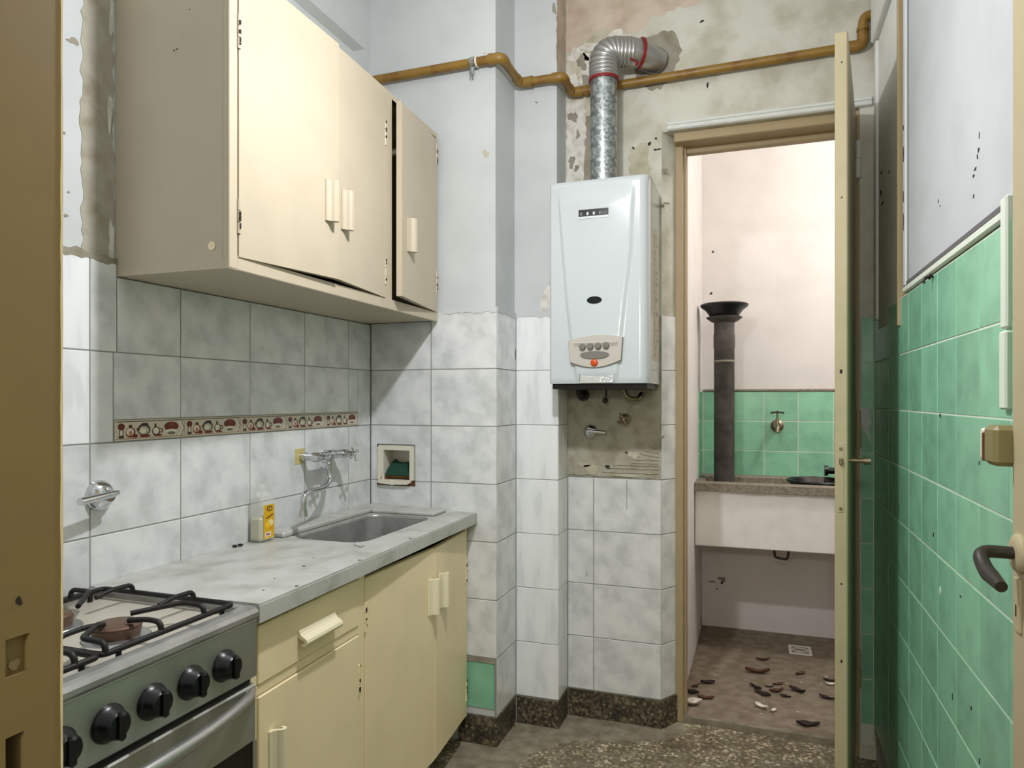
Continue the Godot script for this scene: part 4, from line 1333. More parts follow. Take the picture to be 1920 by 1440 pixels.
# ---------------------------------------------------------------- gas stove
func build_stove() -> void:
	var t := thing("gas_stove", "stainless gas stove with black knobs and grates left of the worktop", "stove", Vector3(-1.14, 0, -0.82))
	T = lying(0)
	var st := S()
	slab(st, -1.345, -0.952, 0.522, 1.110, 0.04, 0.774, 0.003)
	obj("body", st, M.steel_panel, t)
	for c in [[-1.30, 0.56], [-1.30, 1.07], [-1.0, 0.56], [-1.0, 1.07]]:
		st = S()
		slab(st, c[0] - 0.02, c[0] + 0.02, c[1] - 0.02, c[1] + 0.02, -0.0098, 0.04)
		obj("foot", st, M.plastic_black, t)
	# hob: pressed tray with a raised rim
	st = S()
	slab(st, -1.310, -0.965, 0.55, 1.099, 0.7735, 0.776)
	obj("hob_tray", st, M.hob, t)
	st = S()
	var rim := PackedVector2Array([Vector2(-0.936, 0.766), Vector2(-0.932, 0.772), Vector2(-0.932, 0.780), Vector2(-0.937, 0.787), Vector2(-0.944, 0.790), Vector2(-0.962, 0.790), Vector2(-0.968, 0.776), Vector2(-0.968, 0.766)])
	var keep := T
	T = frame(Vector3.ZERO, Vector3(0, 0, 1), Vector3.RIGHT)
	extrude_u(st, rim, -1.1125, -0.522)
	T = keep
	slab(st, -1.345, -0.962, 1.098, 1.1125, 0.766, 0.790, 0.004)
	slab(st, -1.345, -0.962, 0.522, 0.55, 0.766, 0.790, 0.004)
	slab(st, -1.345, -1.308, 0.522, 1.1125, 0.766, 0.792, 0.004)
	obj("hob_rim", st, M.steel, t)
	for b in [[-1.074, 0.920, 0.040], [-1.225, 0.920, 0.032], [-1.069, 0.665, 0.032], [-1.225, 0.665, 0.040]]:
		T = frame(Vector3(b[0], 0.776, -b[1]), Vector3.RIGHT, Vector3(0, 0, -1))
		st = S()
		var r: float = b[2]
		lathe(st, [Vector2(r + 0.016, -0.001), Vector2(r + 0.013, 0.003), Vector2(r + 0.002, 0.004), Vector2(0, 0.004)], 24)
		var cup := obj("burner", st, M.aluminium, t)
		st = S()
		lathe(st, [Vector2(r * 0.92, 0.004), Vector2(r * 0.98, 0.016), Vector2(r, 0.019), Vector2(r * 0.8, 0.020), Vector2(0, 0.020)], 24)
		obj("burner_head", st, M.burner_brown, cup)
		st = S()
		lathe(st, [Vector2(0, 0.0195), Vector2(r * 0.96, 0.0195), Vector2(r * 0.97, 0.022), Vector2(r * 0.85, 0.0255), Vector2(r * 0.3, 0.027), Vector2(0, 0.027)], 24)
		obj("burner_cap", st, M.burner_brown, cup)
	# two wire grates
	T = lying(0)
	for g in [[0.806, 1.091], [0.552, 0.802]]:
		st = S()
		var a: float = g[0]
		var b: float = g[1]
		var xf := -0.974
		var xb := -1.306
		var y := 0.796
		tube(st, rounded([Vector3((xf + xb) / 2, a, y), Vector3(xf, a, y), Vector3(xf, b, y), Vector3(xb, b, y), Vector3(xb, a, y), Vector3((xf + xb) / 2, a, y)], 0.014, 5), 0.0052, 10)
		for x in [xf, xb]:
			for zz in [a + 0.03, b - 0.03]:
				tube(st, [Vector3(x, zz, 0.7765), Vector3(x, zz, y)], 0.0045, 8)
		var mz := (a + b) / 2 - (0.028 if b > 1.0 else 0.0)
		for f in [[-0.105, 0.085], [0.0, 0.055], [0.095, 0.085]]:
			for s in [0, 1]:
				var xs := xf if s == 0 else xb
				var d := -1.0 if s == 0 else 1.0
				var z: float = mz + f[0] * (b - a) / 0.28
				var zc: float = mz + f[0] * 0.32
				tube(st, rounded([Vector3(xs, z, y), Vector3(xs + d * 0.004, z, y + 0.017), Vector3(xs + d * f[1] * 0.6, z, y + 0.018), Vector3(xs + d * (f[1] + 0.018), zc, y + 0.012)], 0.012, 4), 0.0048, 8)
		for s in [0, 1]:
			var zs := a if s == 0 else b
			var d := 1.0 if s == 0 else -1.0
			for x in [-1.069, -1.225]:
				tube(st, rounded([Vector3(x, zs, y), Vector3(x, zs + d * 0.004, y + 0.016), Vector3(x, zs + d * 0.05, y + 0.017), Vector3(x, zs + d * 0.085, y + 0.011)], 0.012, 4), 0.0048, 8)
		obj("grate", st, M.iron_black, t)
	# control panel, knobs, oven door
	T = facing_left_wall(-0.935)
	st = S()
	slab(st, 0.522, 1.1115, 0.657, 0.767, -0.017, 0.0, 0.002)
	obj("control_panel", st, M.steel_panel, t)
	for z in [1.022, 0.943, 0.863, 0.783, 0.704, 0.625]:
		keep = T
		T = frame(Vector3(-0.935, 0.708, -z), Vector3(0, 0, -1), Vector3.UP)
		st = S()
		lathe(st, [Vector2(0, 0), Vector2(0.0285, 0), Vector2(0.0285, 0.003), Vector2(0.0255, 0.007), Vector2(0.023, 0.010), Vector2(0.0205, 0.022), Vector2(0.018, 0.0255), Vector2(0, 0.027)], 28)
		var kn := obj("knob", st, M.plastic_black, t)
		st = S()
		slab(st, -0.006, 0.006, -0.021, 0.021, 0.018, 0.034, 0.004)
		obj("knob_grip", st, M.plastic_black, kn)
		T = keep
	st = S()
	slab(st, 0.53, 1.104, 0.645, 0.656, -0.017, -0.012)
	obj("vent_gap", st, M.black, t)
	st = S()
	slab(st, 0.526, 1.109, 0.535, 0.644, -0.017, 0.0, 0.003)
	slab(st, 0.526, 1.109, 0.14, 0.18, -0.017, 0.0, 0.003)
	slab(st, 0.526, 0.56, 0.18, 0.535, -0.017, 0.0, 0.0)
	slab(st, 1.0995, 1.109, 0.18, 0.535, -0.017, 0.0, 0.0)
	var od := obj("oven_door", st, M.steel_panel, t)
	st = S()
	slab(st, 0.559, 1.1, 0.179, 0.536, -0.016, -0.002)
	obj("oven_glass", st, M.dark_glass, od)
	st = S()
	var path := []
	var rr := []
	for k in 25:
		var s := k / 24.0
		path.append(Vector3(lerpf(1.103, 0.532, s), 0.632, -0.006 + 0.055 * pow(sin(PI * s), 0.6)))
		rr.append(0.0085 + 0.004 * sin(PI * s))
	tube(st, path, rr, 12)
	obj("oven_handle", st, M.aluminium, od)
	st = S()
	slab(st, 0.526, 1.109, 0.05, 0.135, -0.017, -0.002, 0.003)
	obj("bottom_drawer", st, M.steel_panel, t)
	t.position += Vector3(0.023, 0.0108, 0.0)

# ---------------------------------------------------------------- water heater
func along(pts: Array, y: float) -> float:      # pts: [y, x] from high y to low
	for k in pts.size() - 1:
		if y <= pts[k][0] and y >= pts[k + 1][0]:
			return lerpf(pts[k][1], pts[k + 1][1], (pts[k][0] - y) / (pts[k][0] - pts[k + 1][0]))
	return pts[0][1] if y > pts[0][0] else pts[-1][1]

func edge_round(d: float, r: float) -> float:
	return 0.0 if d >= r else -r * (1.0 - sqrt(maxf(0.0, 1.0 - pow(1.0 - d / r, 2))))

func build_heater() -> void:
	var t := thing("water_heater", "white wall-hung gas water heater with oval window and orange button", "water heater", Vector3(-0.52, 1.25, -2.46))
	T = facing_camera(2.335)
	var x0 := -0.690
	var x1 := -0.348
	var y0 := 1.2505
	var y1 := 1.944
	var cl := [[1.96, -0.664], [1.882, -0.659], [1.542, -0.632], [1.377, -0.613], [1.25, -0.594]]
	var cr := [[1.96, -0.386], [1.928, -0.391], [1.69, -0.402], [1.532, -0.421], [1.39, -0.436], [1.25, -0.448]]
	var st := S()
	var P := []
	var nx := 72
	var ny := 64
	for j in ny + 1:
		var sj := float(j) / ny
		var y := lerpf(y0, y1, sj)
		var row := []
		var a := along(cl, y)
		var b := along(cr, y)
		for i in nx + 1:
			var si := float(i) / nx
			# points crowd towards the edges
			var x := lerpf(x0, x1, si + 0.05 * sin(TAU * si) * -1.0)
			var o := edge_round(x - x0, 0.010) + edge_round(x1 - x, 0.034) + edge_round(y1 - y, 0.012) + edge_round(y - y0, 0.003)
			var fade := smoothstep(1.935, 1.84, y) * smoothstep(1.25, 1.29, y)
			var inside := smoothstep(a, a + 0.007, x) * smoothstep(b, b - 0.011, x)
			var mid := (a + b) / 2
			var hw := (b - a) / 2
			o += fade * inside * (0.0055 + 0.004 * (1.0 - pow(clampf((x - mid) / hw, -1.0, 1.0), 2)))
			row.append(Vector3(x, y, o))
		P.append(row)
	surf(st, P, Vector3(0, 0, 1))
	# sides, top and underside close the case
	var rim := []
	for j in ny + 1:
		rim.append(P[j][0])
	for j in ny:
		quad(st, P[j][0], P[j + 1][0], Vector3(x0, P[j + 1][0].y, -0.252), Vector3(x0, P[j][0].y, -0.252), Vector3(-1, 0, 0))
		quad(st, P[j][nx], P[j + 1][nx], Vector3(x1, P[j + 1][nx].y, -0.252), Vector3(x1, P[j][nx].y, -0.252), Vector3(1, 0, 0))
	for i in nx:
		quad(st, P[ny][i], P[ny][i + 1], Vector3(P[ny][i + 1].x, y1, -0.252), Vector3(P[ny][i].x, y1, -0.252), Vector3(0, 1, 0))
		quad(st, P[0][i], P[0][i + 1], Vector3(P[0][i + 1].x, y0, -0.252), Vector3(P[0][i].x, y0, -0.252), Vector3(0, -1, 0))
	quad(st, Vector3(x0, y0, -0.252), Vector3(x1, y0, -0.252), Vector3(x1, y1, -0.252), Vector3(x0, y1, -0.252), Vector3(0, 0, -1))
	obj("case", st, M.enamel, t)
	st = S()
	slab(st, x0 + 0.004, x1 - 0.01, 1.232, 1.2505, -0.25, -0.03)
	obj("base_plate", st, M.iron_black, t)
	# control panel
	var out := PackedVector2Array()
	for k in 13:
		var s := k / 12.0
		out.append(Vector2(lerpf(-0.619, -0.432, s), lerpf(1.395, 1.404, s) + 0.0125 * sin(PI * s)))
	for k in 13:
		var s := k / 12.0
		out.append(Vector2(lerpf(-0.438, -0.612, s), lerpf(1.326, 1.321, s) - 0.021 * sin(PI * s)))
	st = S()
	prism(st, out, 0.0, 0.0125)
	obj("control_panel_rim", st, M.heater_button, t)
	var inner := PackedVector2Array()
	for p in out:
		inner.append(Vector2(-0.526, 1.358) + (p - Vector2(-0.526, 1.358)) * 0.985 + Vector2(0, 0.0012))
	st = S()
	prism(st, inner, 0.0, 0.0145)
	var panel := obj("control_panel", st, M.heater_grey, t)
	st = S()
	extrude_u(st, PackedVector2Array([Vector2(1.372, 0.014), Vector2(1.388, 0.0145), Vector2(1.391, 0.0185), Vector2(1.387, 0.019)]), -0.598, -0.45)
	obj("panel_ridge", st, M.heater_grey, panel)
	for k in 4:
		var keep := T
		T = T * Transform3D(Basis(), Vector3(-0.568 + 0.0268 * k, 1.374 + 0.0012 * k, 0.0145))
		st = S()
		lathe(st, [Vector2(0, 0), Vector2(0.011, 0), Vector2(0.011, 0.006), Vector2(0.0095, 0.0085), Vector2(0, 0.009)], 20)
		obj("button", st, M.heater_button, panel)
		T = keep
	st = S()
	var oval := PackedVector2Array()
	for k in 28:
		var a := TAU * k / 28
		oval.append(Vector2(-0.527 + 0.049 * cos(a), 1.348 + 0.0115 * sin(a) * (1.25 if sin(a) < 0 else 0.9)))
	prism(st, oval, 0.0, 0.019)
	obj("slider", st, M.heater_button, panel)
	var k3 := T
	T = T * Transform3D(Basis(), Vector3(-0.528, 1.3195, 0.0145))
	st = S()
	lathe(st, [Vector2(0, 0), Vector2(0.0125, 0), Vector2(0.0125, 0.002), Vector2(0.011, 0.004), Vector2(0.007, 0.0055), Vector2(0, 0.006)], 22)
	obj("orange_button", st, M.orange, panel, "round orange button")
	T = k3
	st = S()
	oval = PackedVector2Array()
	for k in 30:
		var a := TAU * k / 30
		oval.append(Vector2(-0.529 + 0.0255 * cos(a), 1.531 + 0.0125 * sin(a)))
	prism(st, oval, 0.002, 0.0108)
	obj("flame_window", st, M.dark_glass, t, "oval black sight window")
	st = S()
	tile_face(st, -0.583, -0.481, 1.807, 1.838, 0.0105, 0.003)
	obj("badge", st, M.badge, t, "small dark nameplate with light marks")
	st = S()
	tile_face(st, -0.583, -0.467, 1.2535, 1.294, 0.0062, 0.003)
	obj("instruction_label", st, M.heater_label, t)
	T = facing_left_wall(-0.348)
	st = S()
	tile_face(st, 2.43, 2.555, 1.33, 1.78, 0.0005, 0.0004)
	obj("side_label", st, M.side_label, t)

func tile_face(st: SurfaceTool, u0: float, u1: float, v0: float, v1: float, w: float, th: float) -> void:
	quad(st, Vector3(u0, v0, w), Vector3(u1, v0, w), Vector3(u1, v1, w), Vector3(u0, v1, w), Vector3(0, 0, 1), true)
	quad(st, Vector3(u0, v0, w - th), Vector3(u1, v0, w - th), Vector3(u1, v0, w), Vector3(u0, v0, w), Vector3(0, -1, 0))
	quad(st, Vector3(u0, v1, w - th), Vector3(u1, v1, w - th), Vector3(u1, v1, w), Vector3(u0, v1, w), Vector3(0, 1, 0))
	quad(st, Vector3(u0, v0, w - th), Vector3(u0, v1, w - th), Vector3(u0, v1, w), Vector3(u0, v0, w), Vector3(-1, 0, 0))
	quad(st, Vector3(u1, v0, w - th), Vector3(u1, v1, w - th), Vector3(u1, v1, w), Vector3(u1, v0, w), Vector3(1, 0, 0))

# ---------------------------------------------------------------- flue, gas pipe
func w3(x: float, y: float, depth: float) -> Vector3:
	return Vector3(x, y, -depth)

func build_pipes() -> void:
	var fl := thing("flue_pipe", "galvanised flue rising from the water heater into a ribbed bend", "flue pipe", w3(-0.528, 1.945, 2.47))
	T = Transform3D()
	var st := S()
	tube(st, [w3(-0.528, 1.9455, 2.47), w3(-0.528, 2.345, 2.47)], 0.0475, 36, false)
	obj("straight_pipe", st, M.zinc, fl)
	st = S()
	var base := rounded([w3(-0.528, 2.33, 2.47), w3(-0.528, 2.435, 2.47), w3(-0.435, 2.437, 2.515)], 0.10, 40)
	var pts := []
	var rr := []
	# even spacing, then ribs
	var total := 0.0
	for k in base.size() - 1:
		total += base[k].distance_to(base[k + 1])
	var n := 224
	for k in n + 1:
		var want := total * k / n
		var acc := 0.0
		var p: Vector3 = base[-1]
		for j in base.size() - 1:
			var d: float = base[j].distance_to(base[j + 1])
			if acc + d >= want and d > 0:
				p = base[j].lerp(base[j + 1], (want - acc) / d)
				break
			acc += d
		pts.append(p)
		rr.append(0.0475 + 0.0048 * sqrt(absf(sin(PI * 14.0 * k / n))))
	tube(st, pts, rr, 32, false)
	obj("ribbed_bend", st, M.aluminium, fl)
	st = S()
	tube(st, [w3(-0.445, 2.437, 2.510), w3(-0.41, 2.434, 2.53), w3(-0.355, 2.428, 2.601)], [0.0505, 0.050, 0.046], 32, false)
	obj("end_sleeve", st, M.aluminium, fl)
	st = S()
	tube(st, [w3(-0.528, 2.326, 2.47), w3(-0.528, 2.336, 2.47)], 0.0535, 32)
	obj("red_tape", st, M.red_tape, fl)
	st = S()
	tube(st, [w3(-0.412, 2.435, 2.526), w3(-0.404, 2.4345, 2.531)], 0.0535, 32)
	tube(st, rounded([w3(-0.42, 2.392, 2.49), w3(-0.435, 2.40, 2.478), w3(-0.455, 2.415, 2.474)], 0.01, 4), 0.004, 6)
	tube(st, [w3(-0.412, 2.388, 2.495), w3(-0.415, 2.375, 2.487)], [0.007, 0.004], 6)
	obj("red_tape", st, M.red_tape, fl)

	var gp := thing("gas_pipe", "ochre painted gas pipe stepping along the walls above the flue", "pipe", w3(-0.4, 2.35, 2.56))
	var r := 0.0155
	st = S()
	var path := rounded([w3(-1.352, 2.357, 2.247), w3(-0.833, 2.36, 2.247), w3(-0.833, 2.356, 2.444), w3(-0.672, 2.355, 2.444), w3(-0.672, 2.352, 2.576), w3(0.317, 2.366, 2.576), w3(0.317, 2.458, 2.576), w3(0.349, 2.462, 2.576)], 0.026, 7)
	tube(st, path, r, 16)
	obj("pipe", st, M.gas_paint, gp)
	# elbows with collars
	var el := [[w3(-0.87, 2.36, 2.247), w3(-0.833, 2.36, 2.247), w3(-0.833, 2.36, 2.287)], [w3(-0.833, 2.357, 2.405), w3(-0.833, 2.356, 2.444), w3(-0.795, 2.356, 2.444)], [w3(-0.71, 2.355, 2.444), w3(-0.672, 2.355, 2.444), w3(-0.672, 2.355, 2.482)], [w3(-0.672, 2.353, 2.54), w3(-0.672, 2.352, 2.576), w3(-0.63, 2.352, 2.576)], [w3(0.272, 2.366, 2.576), w3(0.317, 2.366, 2.576), w3(0.317, 2.405, 2.576)]]
	for e in el:
		st = S()
		tube(st, rounded(e, 0.028, 7), 0.0185, 16)
		obj("elbow", st, M.gas_paint, gp)
	for c in [[w3(-0.872, 2.36, 2.247), Vector3(1, 0, 0)], [w3(-0.612, 2.352, 2.576), Vector3(1, 0, 0)], [w3(-0.592, 2.352, 2.576), Vector3(1, 0, 0)], [w3(0.317, 2.418, 2.576), Vector3(0, 1, 0)], [w3(-0.79, 2.356, 2.444), Vector3(1, 0, 0)]]:
		st = S()
		tube(st, [c[0] - c[1] * 0.006, c[0] + c[1] * 0.006], 0.0195, 16)
		obj("collar", st, M.gas_paint, gp)
	st = S()
	tube(st, [w3(-0.945, 2.3597, 2.247), w3(-0.930, 2.3597, 2.247)], 0.0185, 18)
	slab(st, -0.944, -0.931, 2.318, 2.342, -2.243, -2.236, 0.001)
	slab(st, -0.944, -0.940, 2.308, 2.32, -2.243, -2.236, 0.001)
	slab(st, -0.935, -0.931, 2.308, 2.32, -2.243, -2.236, 0.001)
	obj("clamp", st, M.zinc, gp, "galvanised pipe clamp")
	st = S()
	tube(st, [w3(-0.926, 2.3598, 2.247), w3(-0.920, 2.3598, 2.247)], 0.0185, 18)
	obj("clamp_band", st, M.ceramic, gp, "white clamp band")

# ---------------------------------------------------------------- taps, bottle, soap dish, small fittings
func cross_handle(st: SurfaceTool, r: float) -> void:      # in the local frame, axis w
	lathe(st, [Vector2(0, -0.006), Vector2(0.007, -0.006), Vector2(0.0075, 0.003), Vector2(0.005, 0.007), Vector2(0, 0.008)], 14)
	for k in 4:
		var a := PI / 4 * 0.6 + TAU * k / 4
		var d := Vector3(cos(a), sin(a), 0)
		tube(st, [d * 0.004, d * r], [0.0034, 0.0028], 8)
		ball(st, d * r, 0.0055, 10)

func build_small() -> void:
	# sink mixer on the left wall
	var t := thing("sink_faucet", "chrome two-handled wall faucet with swan spout over the sink", "faucet", w3(-1.352, 1.015, 1.93))
	T = facing_left_wall(-1.3525)
	var st := S()
	for z in [1.852, 2.005]:
		tube(st, rounded([Vector3(z, 1.018, 0.0005), Vector3(z, 1.018, 0.046)], 0.01), 0.0115, 14)
		tube(st, [Vector3(z, 1.018, 0.006), Vector3(z, 1.018, 0.018)], 0.0145, 6)
		tube(st, [Vector3(z, 1.018, 0.046), Vector3(z, 1.018, 0.07)], [0.0155, 0.0142], 14)
		tube(st, [Vector3(z, 1.018, 0.07), Vector3(z, 1.018, 0.086)], [0.0115, 0.008], 12)
	tube(st, [Vector3(1.852, 1.018, 0.050), Vector3(2.005, 1.018, 0.050)], 0.0142, 16)
	ball(st, Vector3(1.93, 1.018, 0.050), 0.0175, 14)
	tube(st, [Vector3(1.93, 1.015, 0.050), Vector3(1.93, 0.983, 0.050)], [0.0135, 0.012], 14)
	obj("body", st, M.chrome, t)
	for z in [1.852, 2.005]:
		var keep := T
		T = T * Transform3D(Basis(), Vector3(z, 1.018, 0.094))
		st = S()
		cross_handle(st, 0.022)
		obj("handle", st, M.chrome, t)
		T = keep
	st = S()
	tube(st, [Vector3(1.93, 0.985, 0.05), Vector3(1.93, 0.972, 0.05)], 0.0135, 8)
	tube(st, rounded([Vector3(1.93, 0.985, 0.05), Vector3(1.93, 0.940, 0.052), Vector3(1.872, 0.918, 0.067), Vector3(1.748, 0.926, 0.10), Vector3(1.716, 0.922, 0.108), Vector3(1.713, 0.872, 0.109)], 0.032, 8), 0.0092, 14)
	tube(st, [Vector3(1.713, 0.877, 0.109), Vector3(1.713, 0.859, 0.109)], 0.0122, 14)
	obj("spout", st, M.chrome, t)
	st = S()
	T = facing_left_wall(-1.353)
	prism(st, PackedVector2Array([Vector2(1.818, 0.995), Vector2(1.868, 0.997), Vector2(1.866, 1.045), Vector2(1.820, 1.043)]), 0.0002, 0.0012)
	obj("tape_patch", st, M.ceramic_yellow, t, "yellowed patch behind the left inlet")

	# gas cock by the stove
	t = thing("stop_valve", "chrome lever stop valve on the tiles above the stove", "valve", w3(-1.353, 0.99, 1.139))
	T = frame(w3(-1.3528, 0.990, 1.139), Vector3(0, 0, -1), Vector3.UP)
	st = S()
	lathe(st, [Vector2(0, 0), Vector2(0.0335, 0), Vector2(0.0335, 0.003), Vector2(0.031, 0.010), Vector2(0.025, 0.018), Vector2(0.016, 0.023), Vector2(0.012, 0.024), Vector2(0.012, 0.036), Vector2(0.0, 0.037)], 28)
	obj("escutcheon", st, M.chrome, t)
	st = S()
	var lev := frame(w3(-1.3528, 0.990, 1.139), Vector3(0, 0, -1), Vector3.UP)
	T = lev
	tube(st, [Vector3(0.014, 0.006, 0.040), Vector3(0.0, 0.005, 0.042), Vector3(-0.085, 0.0, 0.050)], [0.0055, 0.0075, 0.0085], 14)
	obj("lever", st, M.chrome, t)

	# valves and stubs on the bare cement under the heater
	t = thing("stop_valve", "chrome lever valve on the bare cement below the heater", "valve", w3(-0.603, 1.075, 2.597))
	T = frame(w3(-0.603, 1.075, 2.5968), Vector3.RIGHT, Vector3.UP)
	st = S()
	lathe(st, [Vector2(0, 0), Vector2(0.028, 0), Vector2(0.028, 0.003), Vector2(0.025, 0.010), Vector2(0.018, 0.016), Vector2(0.011, 0.018), Vector2(0.011, 0.034), Vector2(0, 0.035)], 26)
	obj("escutcheon", st, M.chrome, t)
	st = S()
	tube(st, [Vector3(-0.012, 0.004, 0.038), Vector3(0.0, 0.005, 0.040), Vector3(0.066, 0.0, 0.046)], [0.005, 0.0065, 0.0065], 12)
	obj("lever", st, M.chrome, t)
	t = thing("cross_valve", "small tarnished cross-handled valve on the cement below the heater", "valve", w3(-0.474, 1.122, 2.597))
	T = frame(w3(-0.474, 1.122, 2.5968), Vector3.RIGHT, Vector3.UP)
	st = S()
	lathe(st, [Vector2(0, 0), Vector2(0.022, 0), Vector2(0.021, 0.004), Vector2(0.010, 0.009), Vector2(0.009, 0.03), Vector2(0, 0.031)], 20)
	obj("stem", st, M.brass_dull, t)
	st = S()
	T = T * Transform3D(Basis(), Vector3(0, 0, 0.036))
	cross_handle(st, 0.021)
	obj("handle", st, M.brass_dull, t)
	t = thing("pipe_stub", "dark gas inlet fitting under the left of the heater", "pipe fitting", w3(-0.632, 1.215, 2.59))
	T = Transform3D()
	st = S()
	tube(st, rounded([w3(-0.632, 1.2315, 2.53), w3(-0.632, 1.212, 2.53), w3(-0.632, 1.212, 2.5965)], 0.014, 5), 0.011, 12)
	tube(st, [w3(-0.632, 1.212, 2.585), w3(-0.632, 1.212, 2.5965)], 0.022, 16)
	obj("elbow", st, M.iron_black, t)
	t = thing("drain_plug", "thin drain tube with a ball end hanging under the heater", "pipe fitting", w3(-0.535, 1.2, 2.55))
	st = S()
	tube(st, [w3(-0.531, 1.2315, 2.53), w3(-0.533, 1.197, 2.53)], 0.004, 8)
	ball(st, w3(-0.535, 1.192, -2.53 * -1.0), 0.011, 12)
	obj("tube", st, M.handle_iron, t)
	t = thing("water_hose", "curved metal water connector under the right of the heater", "pipe fitting", w3(-0.44, 1.2, 2.57))
	st = S()
	tube(st, rounded([w3(-0.462, 1.2315, 2.51), w3(-0.452, 1.20, 2.51), w3(-0.415, 1.195, 2.53), w3(-0.41, 1.215, 2.565), w3(-0.415, 1.217, 2.5965)], 0.022, 6), 0.0085, 12)
	tube(st, [w3(-0.415, 1.217, 2.585), w3(-0.415, 1.217, 2.5965)], 0.017, 14)
	obj("hose", st, M.brass_dull, t)

	# soap dish set in the end wall, with its sponge
	t = thing("soap_dish", "broken white ceramic soap dish recessed into the tiles", "soap dish", w3(-1.247, 0.885, 2.266))
	T = facing_camera(2.266)
	st = S()
	slab(st, -1.3065, -1.297, 0.8985, 1.0205, -0.07, 0.0)
	slab(st, -1.191, -1.1835, 0.8985, 1.0205, -0.07, 0.0)
	slab(st, -1.3065, -1.1835, 1.0135, 1.0205, -0.07, 0.0)
	slab(st, -1.3065, -1.1835, 0.8985, 0.906, -0.07, 0.0)
	slab(st, -1.3065, -1.1835, 0.8985, 1.0205, -0.0745, -0.067)
	obj("niche", st, M.ceramic, t)
	st = S()
	var fo := [Vector2(-1.322, 0.905), Vector2(-1.322, 1.022), Vector2(-1.314, 1.030), Vector2(-1.182, 1.029), Vector2(-1.174, 1.022), Vector2(-1.174, 0.905), Vector2(-1.191, 0.905), Vector2(-1.191, 1.012), Vector2(-1.297, 1.013), Vector2(-1.297, 0.935), Vector2(-1.312, 0.905)]
	prism(st, PackedVector2Array(fo), -0.006, 0.005)
	obj("surround", st, M.ceramic, t)
	st = S()
	prism(st, ragged([Vector2(-1.325, 0.885), Vector2(-1.172, 0.886), Vector2(-1.173, 0.906), Vector2(-1.322, 0.908)], 0.002, 0.015), -0.006, -0.001)
	obj("broken_edge", st, M.rust, t, "rusty brown broken lower edge")
	st = S()
	prism(st, PackedVector2Array([Vector2(-1.312, 0.892), Vector2(-1.318, 0.900), Vector2(-1.311, 0.907), Vector2(-1.272, 0.906), Vector2(-1.264, 0.902), Vector2(-1.2565, 0.895), Vector2(-1.250, 0.901), Vector2(-1.243, 0.905), Vector2(-1.182, 0.906), Vector2(-1.185, 0.896), Vector2(-1.20, 0.890), Vector2(-1.245, 0.889), Vector2(-1.257, 0.887), Vector2(-1.27, 0.889)]), -0.002, 0.014)
	obj("lip", st, M.ceramic, t)
	var sp := thing("sponge", "worn green and brown scouring sponge in the soap dish", "sponge", w3(-1.245, 0.91, 2.29))
	T = frame(w3(-1.244, 0.918, 2.268), Vector3.RIGHT, Vector3(0, 0.052, -0.05))
	st = S()
	prism(st, PackedVector2Array([Vector2(-0.066 + 0.018, 0.0), Vector2(0.050, 0.0), Vector2(0.051, 0.074), Vector2(0.034, 0.066), Vector2(0.012, 0.060), Vector2(-0.010, 0.061), Vector2(-0.028, 0.073), Vector2(-0.036, 0.075), Vector2(-0.048, 0.03)]), 0.0, 0.006)
	obj("scouring_pad", st, M.sponge_green, sp)
	st = S()
	prism(st, PackedVector2Array([Vector2(-0.048, 0.0), Vector2(0.050, 0.0), Vector2(0.050, 0.06), Vector2(-0.04, 0.06)]), -0.010, 0.0)
	obj("foam", st, M.sponge_brown, sp)

	# clear bottle with a yellow label
	t = thing("plastic_bottle", "half-empty clear plastic bottle with a yellow label beside the faucet", "bottle", w3(-1.325, 0.8, 1.635))
	T = lying(0.7995)
	var c := Vector2(-1.3265, 1.636)
	var rings := []
	for l in [[0.0, 0.4], [0.0015, 0.97], [0.006, 1.0], [0.10, 1.0], [0.112, 0.97], [0.126, 0.80], [0.136, 0.52], [0.140, 0.40], [0.158, 0.40]]:
		var s: float = l[1]
		var p := rounded_rect(c.x - 0.022 * s, c.x + 0.022 * s, c.y - 0.031 * s, c.y + 0.031 * s, 0.010 * s if s > 0.6 else 0.0082)
		var row := []
		for k in p.size() + 1:
			row.append(Vector3(p[k % p.size()].x, p[k % p.size()].y, l[0]))
		rings.append(row)
	st = S()
	for k in rings.size() - 1:
		surf(st, [rings[k], rings[k + 1]], Vector3(c.x, c.y, (rings[k][0].z + rings[k + 1][0].z) / 2 - 0.0001), true, true)
	obj("bottle_body", st, M.bottle, t)
	st = S()
	slab(st, c.x - 0.0205, c.x + 0.0205, c.y - 0.0295, c.y + 0.0295, 0.002, 0.07, 0.007)
	obj("liquid", st, M.liquid, t)
	st = S()
	T = facing_left_wall(c.x + 0.0222)
	tile_face(st, c.y - 0.020, c.y + 0.024, 0.807, 0.902, 0.0008, 0.0006)
	obj("label", st, M.bottle_label, t)

	# crumbs on the worktop
	for k in 2:
		T = Transform3D(Basis(), w3(-1.333 + 0.004 * k, 0.8035, 1.535 + 0.016 * k))
		ORG = T.origin
		st = S()
		var P := []
		for j in 6:
			var a := -PI / 2 + PI * j / 5
			var row := []
			for i in 9:
				var b := TAU * (i % 8) / 8
				var rad := 0.006 * (1.0 + 0.3 * sin(3.0 * b + k + j))
				row.append(Vector3(cos(a) * cos(b) * rad * 1.3, sin(a) * 0.0035, cos(a) * sin(b) * rad))
			P.append(row)
		for j in 5:
			surf(st, [P[j], P[j + 1]], Vector3.ZERO, true, true)
		single("crumb", st, M.chip, ["larger black crumb on the worktop left of the bottle", "smaller black crumb behind the larger one on the worktop"][1 - k], "crumb", ORG)
	# nail in the green tiles
	T = facing_right_wall(0.352)
	ORG = w3(0.352, 1.462, 1.743)
	t = thing("wall_hook", "bent black hook at the top of the green tiles", "hook", ORG)
	st = S()
